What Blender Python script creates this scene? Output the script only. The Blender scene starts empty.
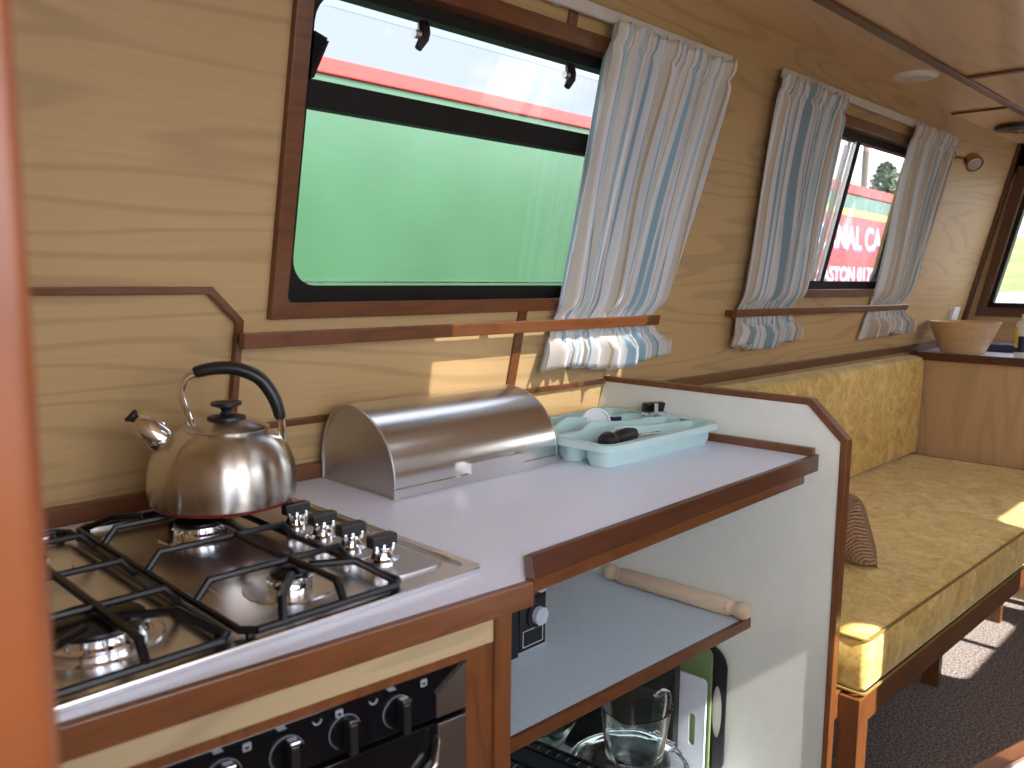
import bpy, math, random
from mathutils import Vector, Matrix
random.seed(7)
PI = math.pi
C = bpy.context.scene.collection
SC = bpy.context.scene

# ------------------------------------------------------------ camera
H = 1.25
RIGHT = Vector((0.70026932, -0.71382317, 0.0089085))
DOWN = Vector((-0.08475142, -0.09552, -0.99181305))
FWD = Vector((0.70883007, 0.69378125, -0.12738725))
cam_d = bpy.data.cameras.new('camera')
cam = bpy.data.objects.new('camera', cam_d); C.objects.link(cam)
cam.matrix_world = Matrix(((RIGHT.x, -DOWN.x, -FWD.x, 0), (RIGHT.y, -DOWN.y, -FWD.y, 0),
                           (RIGHT.z, -DOWN.z, -FWD.z, H), (0, 0, 0, 1)))
cam_d.sensor_width = 36; cam_d.lens = 36*828/1024; cam_d.clip_start = .02
cam_d.dof.use_dof = True; cam_d.dof.focus_distance = 1.7; cam_d.dof.aperture_fstop = 6.5
SC.camera = cam

# ------------------------------------------------------------ sky, sun, exposure
w = bpy.data.worlds.new('sky'); SC.world = w; w.use_nodes = True
nt = w.node_tree; nt.nodes.clear()
out = nt.nodes.new('ShaderNodeOutputWorld'); bg = nt.nodes.new('ShaderNodeBackground')
tc = nt.nodes.new('ShaderNodeTexCoord'); no = nt.nodes.new('ShaderNodeTexNoise')
mp = nt.nodes.new('ShaderNodeMapping'); mp.inputs['Scale'].default_value = (1, 1, 2.2)
no.inputs['Scale'].default_value = 2.4; no.inputs['Detail'].default_value = 4
cr = nt.nodes.new('ShaderNodeValToRGB')
cr.color_ramp.elements[0].position = .40; cr.color_ramp.elements[0].color = (.54, .62, .80, 1)
cr.color_ramp.elements[1].position = .60; cr.color_ramp.elements[1].color = (1, 1, 1, 1)
nt.links.new(tc.outputs['Generated'], mp.inputs[0]); nt.links.new(mp.outputs[0], no.inputs['Vector'])
nt.links.new(no.outputs['Fac'], cr.inputs[0]); nt.links.new(cr.outputs[0], bg.inputs[0])
# sky strength raised to starboard for interior light, lowered to port for window tone
sx = nt.nodes.new('ShaderNodeSeparateXYZ'); nt.links.new(tc.outputs['Generated'], sx.inputs[0])
mr = nt.nodes.new('ShaderNodeMapRange'); mr.inputs[1].default_value = .10; mr.inputs[2].default_value = .55
mr.inputs[3].default_value = 1.3; mr.inputs[4].default_value = .30
nt.links.new(sx.outputs['Y'], mr.inputs[0]); nt.links.new(mr.outputs[0], bg.inputs[1])
nt.links.new(bg.outputs[0], out.inputs[0])
sd = bpy.data.lights.new('sun', 'SUN'); sd.energy = 2.7; sd.angle = .009; sd.color = (1, .95, .86)
sun = bpy.data.objects.new('sun', sd); C.objects.link(sun)
sun.rotation_euler = Vector((.02, .74, -.67)).to_track_quat('-Z', 'Y').to_euler()
SC.view_settings.view_transform = 'Standard'; SC.view_settings.look = 'None'
SC.view_settings.gamma = 1; SC.view_settings.use_curve_mapping = False
SC.view_settings.exposure = 2.43

# ------------------------------------------------------------ materials
def base(name):
    m = bpy.data.materials.new(name); m.use_nodes = True
    return m, m.node_tree, m.node_tree.nodes['Principled BSDF']
def ramp(nt, stops, interp='LINEAR'):
    r = nt.nodes.new('ShaderNodeValToRGB'); r.color_ramp.interpolation = interp
    e = r.color_ramp.elements
    while len(e) < len(stops): e.new(.5)
    for i, (p, c) in enumerate(stops):
        e[i].position = p; e[i].color = (*c, 1)
    return r
def noise(nt, scale, detail=3, coords='Object', rot=(0, 0, 0), rough=.5, dist=0):
    tc = nt.nodes.new('ShaderNodeTexCoord'); mp = nt.nodes.new('ShaderNodeMapping')
    mp.inputs['Scale'].default_value = scale; mp.inputs['Rotation'].default_value = rot
    n = nt.nodes.new('ShaderNodeTexNoise'); n.inputs['Scale'].default_value = 1
    n.inputs['Detail'].default_value = detail; n.inputs['Roughness'].default_value = rough
    n.inputs['Distortion'].default_value = dist
    nt.links.new(tc.outputs[coords], mp.inputs[0]); nt.links.new(mp.outputs[0], n.inputs['Vector'])
    return n
def bump(nt, b, src, strength=.2, dist=.002):
    bp = nt.nodes.new('ShaderNodeBump'); bp.inputs['Strength'].default_value = strength
    bp.inputs['Distance'].default_value = dist
    nt.links.new(src, bp.inputs['Height']); nt.links.new(bp.outputs[0], b.inputs['Normal'])
def plain(name, col, rough=.5, metal=0, spec=.5, coat=0, var=.06, vs=30, bmp=0):
    """one colour with faint mottling so no surface is dead flat"""
    m, nt, b = base(name)
    n = noise(nt, (vs, vs, vs), 3)
    r = ramp(nt, [(.3, tuple(c*(1-var) for c in col)), (.7, tuple(min(1, c*(1+var)) for c in col))])
    nt.links.new(n.outputs['Fac'], r.inputs[0]); nt.links.new(r.outputs[0], b.inputs['Base Color'])
    b.inputs['Roughness'].default_value = rough; b.inputs['Metallic'].default_value = metal
    b.inputs['Specular IOR Level'].default_value = spec
    b.inputs['Coat Weight'].default_value = coat; b.inputs['Coat Roughness'].default_value = .1
    if bmp: bump(nt, b, n.outputs['Fac'], bmp)
    return m
def wood(name, c0, c1, scale, lines=12, fine=(4, 4, 160), rough=.35, coat=.2, line_dark=.8, rot=(0, 0, 0)):
    """contour-line grain: noise level curves, plus fine streaks"""
    m, nt, b = base(name)
    n = noise(nt, scale, 1.5, rot=rot, rough=.4)
    mu = nt.nodes.new('ShaderNodeMath'); mu.operation = 'MULTIPLY'; mu.inputs[1].default_value = lines*6.283
    si = nt.nodes.new('ShaderNodeMath'); si.operation = 'SINE'
    nt.links.new(n.outputs['Fac'], mu.inputs[0]); nt.links.new(mu.outputs[0], si.inputs[0])
    mr = nt.nodes.new('ShaderNodeMapRange'); mr.inputs[1].default_value = -1; mr.inputs[2].default_value = 1
    nt.links.new(si.outputs[0], mr.inputs[0])
    f = noise(nt, fine, 4, rot=rot)
    mix = nt.nodes.new('ShaderNodeMix'); mix.data_type = 'RGBA'
    mix.inputs[6].default_value = (*c0, 1); mix.inputs[7].default_value = (*c1, 1)
    nt.links.new(f.outputs['Fac'], mix.inputs[0])
    r2 = ramp(nt, [(0, (line_dark,)*3), (.28, (1, 1, 1))])
    nt.links.new(mr.outputs[0], r2.inputs[0])
    m2 = nt.nodes.new('ShaderNodeMix'); m2.data_type = 'RGBA'; m2.blend_type = 'MULTIPLY'; m2.inputs[0].default_value = 1
    nt.links.new(mix.outputs[2], m2.inputs[6]); nt.links.new(r2.outputs[0], m2.inputs[7])
    nt.links.new(m2.outputs[2], b.inputs['Base Color'])
    b.inputs['Roughness'].default_value = rough
    b.inputs['Coat Weight'].default_value = coat; b.inputs['Coat Roughness'].default_value = .15
    bump(nt, b, f.outputs['Fac'], .05, .001)
    return m
def metal(name, col, rough, stretch=(2, 400, 400), var=.12, aniso=0, axis='Z', bmp=.0):
    m, nt, b = base(name)
    n = noise(nt, stretch, 3)
    mr = nt.nodes.new('ShaderNodeMapRange'); mr.inputs[3].default_value = rough*(1-var*2); mr.inputs[4].default_value = rough*(1+var*2)
    nt.links.new(n.outputs['Fac'], mr.inputs[0]); nt.links.new(mr.outputs[0], b.inputs['Roughness'])
    b.inputs['Base Color'].default_value = (*col, 1); b.inputs['Metallic'].default_value = 1
    if bmp: bump(nt, b, n.outputs['Fac'], bmp, .0006)
    if aniso:
        b.inputs['Anisotropic'].default_value = aniso; b.inputs['Anisotropic Rotation'].default_value = .25
        t = nt.nodes.new('ShaderNodeTangent'); t.direction_type = 'RADIAL'; t.axis = axis
        nt.links.new(t.outputs[0], b.inputs['Tangent'])
    return m
def pane(name, tint=(1, 1, 1), refl=.07, milk=.0):
    """thin window glass: see-through with a fresnel reflection"""
    m = bpy.data.materials.new(name); m.use_nodes = True; nt = m.node_tree; nt.nodes.clear()
    o = nt.nodes.new('ShaderNodeOutputMaterial'); t = nt.nodes.new('ShaderNodeBsdfTransparent')
    g = nt.nodes.new('ShaderNodeBsdfGlossy'); g.inputs['Roughness'].default_value = .01
    t.inputs[0].default_value = (*tint, 1); mx = nt.nodes.new('ShaderNodeMixShader')
    lw = nt.nodes.new('ShaderNodeLayerWeight'); lw.inputs[0].default_value = .22
    ad = nt.nodes.new('ShaderNodeMath'); ad.operation = 'MULTIPLY_ADD'; ad.inputs[1].default_value = .5; ad.inputs[2].default_value = refl*.4
    nt.links.new(lw.outputs['Fresnel'], ad.inputs[0]); nt.links.new(ad.outputs[0], mx.inputs[0])
    nt.links.new(t.outputs[0], mx.inputs[1]); nt.links.new(g.outputs[0], mx.inputs[2])
    nt.links.new(mx.outputs[0], o.inputs[0])
    return m
def clear_glass(name, tint=(.95, 1, 1), rough=0):
    m, nt, b = base(name)
    b.inputs['Base Color'].default_value = (*tint, 1); b.inputs['Roughness'].default_value = rough
    b.inputs['Transmission Weight'].default_value = 1; b.inputs['IOR'].default_value = 1.47
    return m

M = {}
M['panel'] = wood('pale_beech_panel', (.57, .385, .185), (.48, .32, .145), (.8, .8, 8.5), 9, (2.5, 2.5, 150), .55, 0, .84)
M['panel_ceiling'] = wood('ceiling_panel', (.80, .55, .31), (.72, .48, .26), (.8, 6.0, 1.1), 7, (3, 110, 3), .30, .4, .90)
M['panel_front'] = wood('front_panel', (.48, .365, .215), (.42, .315, .18), (1.6, 1.6, 14), 6, (3, 3, 160), .35, .2, .86)
M['panel_vert'] = wood('upright_grain_panel', (.66, .46, .26), (.58, .39, .21), (5, 6, .9), 7, (110, 110, 3), .4, .15, .88)
M['mahogany'] = wood('mahogany', (.20, .070, .021), (.115, .037, .012), (5, 22, 22), 4, (9, 150, 150), .36, .25, .8)
M['mahogany_up'] = wood('mahogany_upright', (.20, .070, .021), (.115, .037, .012), (22, 22, 4), 4, (150, 150, 9), .36, .25, .8)
M['mahogany_dark'] = wood('dark_mahogany', (.115, .038, .017), (.07, .022, .010), (5, 22, 22), 4, (9, 150, 150), .36, .25, .8)
M['mahogany_bright'] = wood('orange_mahogany', (.31, .092, .028), (.235, .064, .019), (22, 22, 4), 3, (120, 120, 8), .34, .25, .85)
M['counter'] = plain('lilac_grey_laminate', (.76, .80, .95), .30, var=.03, vs=120)
M['shelf'] = plain('grey_blue_shelf', (.58, .68, .76), .38, var=.03, vs=80)
M['white_panel'] = plain('white_laminate', (.76, .78, .73), .42, var=.02)
M['black'] = plain('black_plastic', (.012, .012, .014), .35)
M['black_frame'] = plain('black_window_frame', (.010, .009, .008), .6, spec=.25)
M['black_gloss'] = plain('black_glass', (.004, .004, .006), .08)
M['enamel'] = plain('black_enamel', (.004, .004, .005), .3, spec=.3)
M['steel'] = metal('brushed_steel', (.72, .71, .70), .24, (3, 300, 300), .15, bmp=.06)
M['hob_steel'] = metal('hob_steel', (.74, .73, .73), .24, (300, 4, 300), .15)
M['kettle_steel'] = metal('kettle_steel', (.60, .56, .51), .25, (2, 2, 900), .1, aniso=.92, bmp=.25)
M['grey_steel'] = metal('dull_steel', (.50, .49, .48), .30, (300, 300, 4), .1)
M['chrome'] = metal('chrome', (.82, .82, .84), .06, (20, 20, 20), .05)
M['brass'] = metal('copper_brass', (.55, .33, .17), .2, (20, 20, 20), .1)
M['end_steel'] = metal('rolled_steel', (.60, .59, .57), .42, (6, 300, 6), .1)
M['alu'] = metal('white_aluminium', (.8, .8, .8), .35)
M['white_paint'] = plain('white_rail', (.62, .60, .56), .45)
M['white'] = plain('white_plastic', (.82, .81, .79), .4)
M['seafoam'] = plain('seafoam_plastic', (.52, .72, .72), .32, var=.03)
M['frost'] = plain('frosted_plastic', (.82, .84, .9), .25)
M['red'] = plain('dark_red_enamel', (.18, .012, .02), .3)
M['beech_pin'] = wood('rolling_pin_wood', (.72, .56, .40), (.64, .48, .33), (30, 5, 30), 4, (150, 8, 150), .5, 0, .92)
M['bowl_wood'] = wood('pale_bowl_wood', (.70, .48, .26), (.60, .39, .20), (6, 6, 30), 3, (30, 30, 60), .45, .1, .92)
M['glass'] = clear_glass('clear_glass')
M['green_glass'] = clear_glass('green_glass', (.66, .92, .72))
M['pane'] = pane('window_pane')
M['pane_tint'] = pane('sun_dimming_pane', (.68, .68, .70))  # tint put in to weaken the sun through the added roof light
M['board_green'] = plain('green_board', (.17, .25, .10), .4)
M['board_white'] = plain('milky_board', (.66, .70, .80), .3)
M['lamp_white'] = plain('lamp_diffuser', (.75, .68, .68), .4)
M['redprint'] = plain('red_print', (.65, .02, .03), .4)
M['yellow'] = plain('yellow_label', (.85, .62, .03), .4)
M['navy'] = plain('navy_label', (.01, .013, .07), .4)
M['print'] = plain('faint_print', (.26, .29, .33), .5)
M['led'] = plain('silver_print', (.55, .6, .68), .4)
# outside paints
M['boat_green'] = plain('green_boat_paint', (.034, .100, .052), .35, var=.1, vs=2.5)
M['boat_teal'] = plain('teal_boat_paint', (.07, .15, .12), .35)
M['boat_red'] = plain('red_boat_paint', (.36, .030, .024), .35, var=.05)
M['boat_pink'] = plain('faded_red_boat_paint', (.38, .045, .06), .35, var=.05)
M['boat_yellow'] = plain('yellow_boat_paint', (.50, .42, .09), .35)
M['boat_white'] = plain('white_letter_paint', (.60, .60, .64), .4)
M['boat_blue'] = plain('blue_letter_shade', (.12, .16, .50), .4)
M['grass'] = plain('meadow_grass', (.10, .13, .03), .9, var=.35, vs=3)
M['path'] = plain('gravel_path', (.20, .18, .165), .9, var=.2, vs=8)
M['bark'] = plain('bark', (.12, .1, .085), .9, var=.2)
M['leaves'] = plain('leaves', (.07, .10, .05), .8, var=.3)
M['water'] = plain('canal_water', (.03, .035, .03), .08)

# velvet upholstery
m, nt, b = base('gold_velvet')
n1 = noise(nt, (14, 14, 14), 6, rough=.7, dist=1.2); n2 = noise(nt, (90, 90, 90), 3)
mm = nt.nodes.new('ShaderNodeMath'); mm.operation = 'MULTIPLY_ADD'; mm.inputs[1].default_value = .35
nt.links.new(n2.outputs['Fac'], mm.inputs[0]); nt.links.new(n1.outputs['Fac'], mm.inputs[2])
r = ramp(nt, [(.46, (.44, .24, .035)), (.66, (.66, .43, .105)), (.86, (.82, .62, .24))])
nt.links.new(mm.outputs[0], r.inputs[0]); nt.links.new(r.outputs[0], b.inputs['Base Color'])
b.inputs['Roughness'].default_value = .8; b.inputs['Sheen Weight'].default_value = .5
b.inputs['Sheen Tint'].default_value = (1, .9, .6, 1); bump(nt, b, n1.outputs['Fac'], .25, .004)
M['velvet'] = m
M['piping'] = plain('dark_gold_piping', (.22, .14, .03), .7)
# carpet
m, nt, b = base('speckled_carpet')
n1 = noise(nt, (120, 120, 120), 3, rough=.9); n2 = noise(nt, (4, 4, 4), 2)
r = ramp(nt, [(.38, (.09, .068, .064)), (.5, (.23, .19, .18)), (.66, (.50, .45, .42))])
nt.links.new(n1.outputs['Fac'], r.inputs[0]); nt.links.new(r.outputs[0], b.inputs['Base Color'])
b.inputs['Roughness'].default_value = .95; bump(nt, b, n1.outputs['Fac'], .6, .004); M['carpet'] = m
# knitted pillow
m, nt, b = base('knitted_wool')
tc = nt.nodes.new('ShaderNodeTexCoord'); wv = nt.nodes.new('ShaderNodeTexWave'); wv.bands_direction = 'DIAGONAL'
wv.inputs['Scale'].default_value = 90; wv.inputs['Distortion'].default_value = 3
nt.links.new(tc.outputs['Object'], wv.inputs['Vector'])
r = ramp(nt, [(.2, (.24, .13, .08)), (.7, (.46, .30, .20))]); nt.links.new(wv.outputs['Fac'], r.inputs[0])
nt.links.new(r.outputs[0], b.inputs['Base Color']); b.inputs['Roughness'].default_value = .9
bump(nt, b, wv.outputs['Fac'], .8, .004); M['knit'] = m
# striped curtain cloth, stripes run down the cloth along its own U
def cloth(name, seed, warm):
    m = bpy.data.materials.new(name); m.use_nodes = True; nt = m.node_tree; nt.nodes.clear()
    o = nt.nodes.new('ShaderNodeOutputMaterial'); uv = nt.nodes.new('ShaderNodeUVMap')
    sp = nt.nodes.new('ShaderNodeSeparateXYZ'); nt.links.new(uv.outputs[0], sp.inputs[0])
    mu = nt.nodes.new('ShaderNodeMath'); mu.operation = 'MULTIPLY_ADD'; mu.inputs[1].default_value = 6.0; mu.inputs[2].default_value = seed
    fr = nt.nodes.new('ShaderNodeMath'); fr.operation = 'FRACT'
    nt.links.new(sp.outputs[0], mu.inputs[0]); nt.links.new(mu.outputs[0], fr.inputs[0])
    W_ = (.88, .87, .89); CR = (.82, .77, .70) if not warm else (.74, .66, .56)
    BL = (.40, .58, .70) if not warm else (.36, .50, .58); GR = (.38, .42, .50) if not warm else (.33, .35, .41)
    TL = (.60, .72, .76); OC = (.66, .55, .38)
    st = [(0, W_), (.10, BL), (.135, GR), (.15, W_), (.21, CR), (.30, W_), (.34, GR), (.355, TL), (.43, GR), (.445, W_),
          (.52, CR), (.58, OC), (.60, W_), (.66, BL), (.74, W_), (.78, GR), (.79, CR), (.86, W_), (.92, TL), (.975, GR)]
    r = ramp(nt, st, 'CONSTANT'); nt.links.new(fr.outputs[0], r.inputs[0])
    d = nt.nodes.new('ShaderNodeBsdfDiffuse'); t = nt.nodes.new('ShaderNodeBsdfTranslucent'); mx = nt.nodes.new('ShaderNodeMixShader')
    mx.inputs[0].default_value = .28
    for q in (d, t): nt.links.new(r.outputs[0], q.inputs[0])
    nt.links.new(d.outputs[0], mx.inputs[1]); nt.links.new(t.outputs[0], mx.inputs[2]); nt.links.new(mx.outputs[0], o.inputs[0])
    return m
M['cloth_a'] = cloth('striped_cotton', .0, False)
M['cloth_b'] = cloth('striped_cotton_warm', .3, True)

# ------------------------------------------------------------ mesh helpers
ORG = {}
class MB:
    def __init__(s, T=None): s.v = []; s.f = []; s.T = T; s.uv = None
    def add(s, vs, fs):
        b = len(s.v)
        s.v += [tuple(s.T @ Vector(p)) if s.T else tuple(p) for p in vs]
        s.f += [tuple(b+i for i in q) for q in fs]; return s
    def box(s, x0, x1, y0, y1, z0, z1):
        return s.add([(x, y, z) for z in (z0, z1) for y in (y0, y1) for x in (x0, x1)],
                     [(0, 2, 3, 1), (4, 5, 7, 6), (0, 1, 5, 4), (2, 6, 7, 3), (0, 4, 6, 2), (1, 3, 7, 5)])
    def hexa(s, fn, a0, a1, b0, b1, c0, c1):
        return s.add([fn(a, b, c) for c in (c0, c1) for b in (b0, b1) for a in (a0, a1)],
                     [(0, 2, 3, 1), (4, 5, 7, 6), (0, 1, 5, 4), (2, 6, 7, 3), (0, 4, 6, 2), (1, 3, 7, 5)])
    def prism(s, pts, fn, c0, c1):
        """2-D outline pts extruded through fn(a, b, c) from c0 to c1"""
        n = len(pts)
        return s.add([fn(a, b, c) for c in (c0, c1) for a, b in pts],
                     [tuple(range(n))[::-1], tuple(range(n, 2*n))] + [(i, (i+1) % n, n+(i+1) % n, n+i) for i in range(n)])
    def ring(s, po, pi, fn, c0, c1):
        n = len(po)
        vs = [fn(a, b, c) for c in (c0, c1) for P_ in (po, pi) for a, b in P_]
        fs = []
        for i in range(n):
            j = (i+1) % n
            fs += [(i, n+i, n+j, j), (2*n+i, 2*n+j, 3*n+j, 3*n+i), (i, j, 2*n+j, 2*n+i), (n+i, 3*n+i, 3*n+j, n+j)]
        return s.add(vs, fs)
    def lathe(s, prof, c=(0, 0, 0), n=48, A=None, closed=False):
        vs = []; fs = []; k = len(prof)
        for i in range(n):
            a = 2*PI*i/n
            for r, z in prof:
                p = Vector((r*math.cos(a), r*math.sin(a), z))
                if A: p = A @ p
                vs.append((p.x+c[0], p.y+c[1], p.z+c[2]))
        for i in range(n):
            j = (i+1) % n
            for q in range(k-1 if not closed else k):
                q2 = (q+1) % k
                fs.append((i*k+q, j*k+q, j*k+q2, i*k+q2))
        if not closed:
            for q, flip in ((0, True), (k-1, False)):
                if prof[q][0] > 1e-6:
                    t = tuple(i*k+q for i in range(n)); fs.append(t[::-1] if flip else t)
        return s.add(vs, fs)
    def tube(s, pts, r, n=10, cap=True, flat=None):
        pts = [Vector(p) for p in pts]; rs = r if isinstance(r, (list, tuple)) else [r]*len(pts)
        T0 = (pts[1]-pts[0]).normalized(); up = Vector((0, 0, 1)) if abs(T0.z) < .9 else Vector((1, 0, 0))
        nrm = (up - T0*up.dot(T0)).normalized(); vs = []; k = len(pts)
        for i, p in enumerate(pts):
            if i == 0: T_ = pts[1]-pts[0]
            elif i == k-1: T_ = pts[-1]-pts[-2]
            else: T_ = (pts[i+1]-p).normalized()+(p-pts[i-1]).normalized()
            T_ = T_.normalized(); nrm = (nrm-T_*nrm.dot(T_)).normalized(); bn = T_.cross(nrm)
            for j in range(n):
                a = 2*PI*j/n
                q = p + nrm*(rs[i]*math.cos(a)) + bn*(rs[i]*math.sin(a)*(flat or 1)); vs.append(tuple(q))
        fs = [(i*n+j, i*n+(j+1) % n, (i+1)*n+(j+1) % n, (i+1)*n+j) for i in range(k-1) for j in range(n)]
        if cap: fs += [tuple(range(n))[::-1], tuple(range((k-1)*n, k*n))]
        return s.add(vs, fs)
    def build(s, name, mat, parent=None, bevel=0, smooth=False, loc=None, subsurf=0, auto=True):
        o0 = ORG.get(parent.name, Vector((0, 0, 0))) if parent else Vector(loc or (0, 0, 0))
        me = bpy.data.meshes.new(name)
        me.from_pydata([tuple(Vector(p)-o0) for p in s.v], [], s.f); me.validate(); 
        import bmesh
        bm = bmesh.new(); bm.from_mesh(me); bmesh.ops.remove_doubles(bm, verts=bm.verts, dist=1e-6) if s.uv is None else None
        if s.uv is None: bmesh.ops.recalc_face_normals(bm, faces=bm.faces)
        bm.to_mesh(me); bm.free()
        if s.uv is not None:
            l = me.uv_layers.new(name='UVMap')
            for lp in me.loops: l.data[lp.index].uv = s.uv[lp.vertex_index]
        me.materials.append(mat)
        o = bpy.data.objects.new(name, me); C.objects.link(o)
        if parent: o.parent = parent
        else: o.location = o0
        ORG[o.name] = o0
        if smooth:
            for p in me.polygons: p.use_smooth = True
            if auto:
                me.set_sharp_from_angle(angle=math.radians(38))
        if bevel:
            bv = o.modifiers.new('bevel', 'BEVEL'); bv.width = bevel; bv.segments = 2; bv.limit_method = 'ANGLE'
        if subsurf:
            sb = o.modifiers.new('subsurf', 'SUBSURF'); sb.levels = sb.render_levels = subsurf
        return o
def tag(o, label=None, cat=None, group=None, kind=None):
    if label: o['label'] = label
    if cat: o['category'] = cat
    if group: o['group'] = group
    if kind: o['kind'] = kind
    return o
def thing(name, label, cat, loc=(0, 0, 0), group=None, kind=None):
    o = bpy.data.objects.new(name, None); C.objects.link(o); o.location = loc; o.empty_display_size = .05
    ORG[o.name] = Vector(loc); return tag(o, label, cat, group, kind)
def copy_tree(o, dloc, parent=None):
    c = o.copy(); C.objects.link(c)
    if parent is not None: c.parent = parent
    else: c.location = o.location + Vector(dloc)
    for ch in o.children: copy_tree(ch, dloc, c)
    return c
def rrect(x0, x1, y0, y1, r, n=6):
    pts = []
    for cx, cy, a0 in ((x1-r, y1-r, 0), (x0+r, y1-r, 90), (x0+r, y0+r, 180), (x1-r, y0+r, 270)):
        for i in range(n+1):
            a = math.radians(a0+90*i/n); pts.append((cx+r*math.cos(a), cy+r*math.sin(a)))
    return pts
def arc(cx, cy, rx, ry, a0, a1, n=12):
    return [(cx+rx*math.cos(math.radians(a0+(a1-a0)*i/n)), cy+ry*math.sin(math.radians(a0+(a1-a0)*i/n))) for i in range(n+1)]
XY = lambda a, b, c: (a, b, c)
XZ = lambda a, b, c: (a, c, b)
YZ = lambda a, b, c: (c, a, b)
K, D = .22, 1.258
def WL(x, z, o): return (x, D-K*(z-.9)-o, z)          # left (port) cabin side, o = distance into the room
def WR(x, z, o): return (x, -.72+K*(z-.9)+o, z)       # right (starboard) cabin side
ZC = 1.86
YC = D-K*(ZC-.9)                                       # where left wall meets ceiling
YR = -.72+K*(ZC-.9)
# ============================================================ SETTING
def struct(mb, name, mat, **k): return tag(mb.build(name, mat, **k), kind='structure')
X0, X1 = -1.5, 4.3
def panel_with_holes(mb, fn, a0, a1, b0, b1, holes, c0, c1):
    """board a0..a1 x b0..b1 with rectangular openings (sorted along a)"""
    a = a0
    for h0, h1, g0, g1 in holes:
        mb.hexa(fn, a, h0, b0, b1, c0, c1)
        mb.hexa(fn, h0, h1, b0, g0, c0, c1); mb.hexa(fn, h0, h1, g1, b1, c0, c1); a = h1
    mb.hexa(fn, a, a1, b0, b1, c0, c1)
W1 = (.680, 1.50, 1.196, 1.708); W2 = (2.29, 3.215, 1.21, 1.722)
mb = MB(); panel_with_holes(mb, WL, X0, X1, .0, ZC, [W1, W2], -.07, 0); struct(mb, 'wall_left', M['panel'])
WA = (.98, 1.73, 1.2, 1.7); WB = (2.70, 3.38, 1.2, 1.7); WC = (3.48, 4.05, 1.2, 1.7); WH = (-1.3, -.42, .95, 1.83); WI = (-.30, .26, .95, 1.83); WJ = (.35, .87, .95, 1.83)
mb = MB(); panel_with_holes(mb, WR, X0, X1, .0, ZC, [WH, WI, WJ, WA, WB, WC], -.07, 0); struct(mb, 'wall_right', M['panel'])
RL = (1.0, 1.62, .19, .42)                              # unseen roof light added to brighten the worktop and cast the wall sun patch
mb = MB()
for x0, x1, y0, y1 in ((X0, RL[0], YR-.25, YC+.2), (RL[1], X1+.06, YR-.25, YC+.2), (RL[0], RL[1], YR-.25, RL[2]), (RL[0], RL[1], RL[3], YC+.2)):
    mb.box(x0, x1, y0, y1, ZC, ZC+.03)
struct(mb, 'ceiling', M['panel_ceiling'])
mb = MB(); mb.box(X0, X1+.06, -1.0, 1.56, -.05, 0); struct(mb, 'floor', M['carpet'])
# forward bulkhead, pierced by a window and a glazed door
BF = lambda y, z, o: (X1-o, y, z)
mb = MB()
for y0, y1, z0, z1 in ((-1.0, .5, 0, ZC), (.5, 1.1, 0, 1.13), (.5, 1.1, 1.73, ZC), (1.1, 1.5, 0, 1.13)):
    mb.hexa(BF, y0, y1, z0, z1, -.05, 0)
mb.prism([(1.13, 1.13), (1.5, 1.13), (1.5, ZC), (1.01, 1.73), (1.01, ZC)][:3]+[(1.0, ZC), (1.0, 1.73)], BF, -.05, 0)
struct(mb, 'wall_front', M['panel'])
mb = MB()
for y0, y1, z0, z1 in ((-1.0, -.45, 0, ZC), (.2, 1.5, 0, ZC), (-.45, .2, 1.75, ZC)):
    mb.box(X0-.05, X0, y0, y1, z0, z1)
struct(mb, 'wall_back', M['panel'])

# short galley bulkhead right beside the camera, its edge lipped in orange mahogany
mb = MB(); mb.prism([(.315, 0), (1.44, 0), (YC+.02, ZC), (.315, ZC)], YZ, .040, .068); struct(mb, 'wall_galley', M['panel_vert'])
mb = MB(); mb.prism(rrect(.030, .079, .279, .315, .006, 3), XY, 0, ZC); struct(mb, 'trim_1', M['mahogany_bright'], smooth=True)

# trims
def trim(n, mb, mat='mahogany', **k): return struct(mb, 'trim_%d' % n, M[mat], bevel=.0015, **k)
mb = MB()
T_ = .012
pts_o = [(.09, 1.233), (.567, 1.233), (.621, 1.181), (.621, .926), (.610, .926), (.610, 1.177), (.562, 1.222), (.09, 1.222)]
mb.prism(pts_o, WL, 0, .014); trim(2, mb)
mb = MB(); mb.hexa(WL, .652, 1.60, .998, 1.010, 0, .009); trim(3, mb)
mb = MB(); mb.hexa(WL, 1.237, 1.262, 1.010, 1.185, 0, .006); mb.hexa(WL, 1.237, 1.262, 1.718, ZC, 0, .006); trim(4, mb)
mb = MB(); mb.hexa(WL, 1.62, X1, .958, .984, 0, .022); trim(5, mb, 'mahogany_dark')
mb = MB(); mb.hexa(WL, 4.255, 4.297, .99, ZC, 0, .014); trim(6, mb, 'mahogany_dark')
mb = MB(); mb.box(X0, X1, .835, .862, ZC-.008, ZC); trim(7, mb)
mb = MB(); mb.box(2.785, 2.81, YR, .835, ZC-.008, ZC); trim(8, mb)
mb = MB(); mb.box(3.35, 3.362, .862, YC, ZC-.006, ZC); trim(9, mb)
mb = MB(); mb.box(.079, 1.60, 1.231, 1.252, .9, .925); trim(10, mb)     # counter upstand
mb = MB(); mb.hexa(WL, X0, X1, ZC-.006, ZC, 0, .006); trim(11, mb, 'mahogany_dark') if False else None

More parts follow.
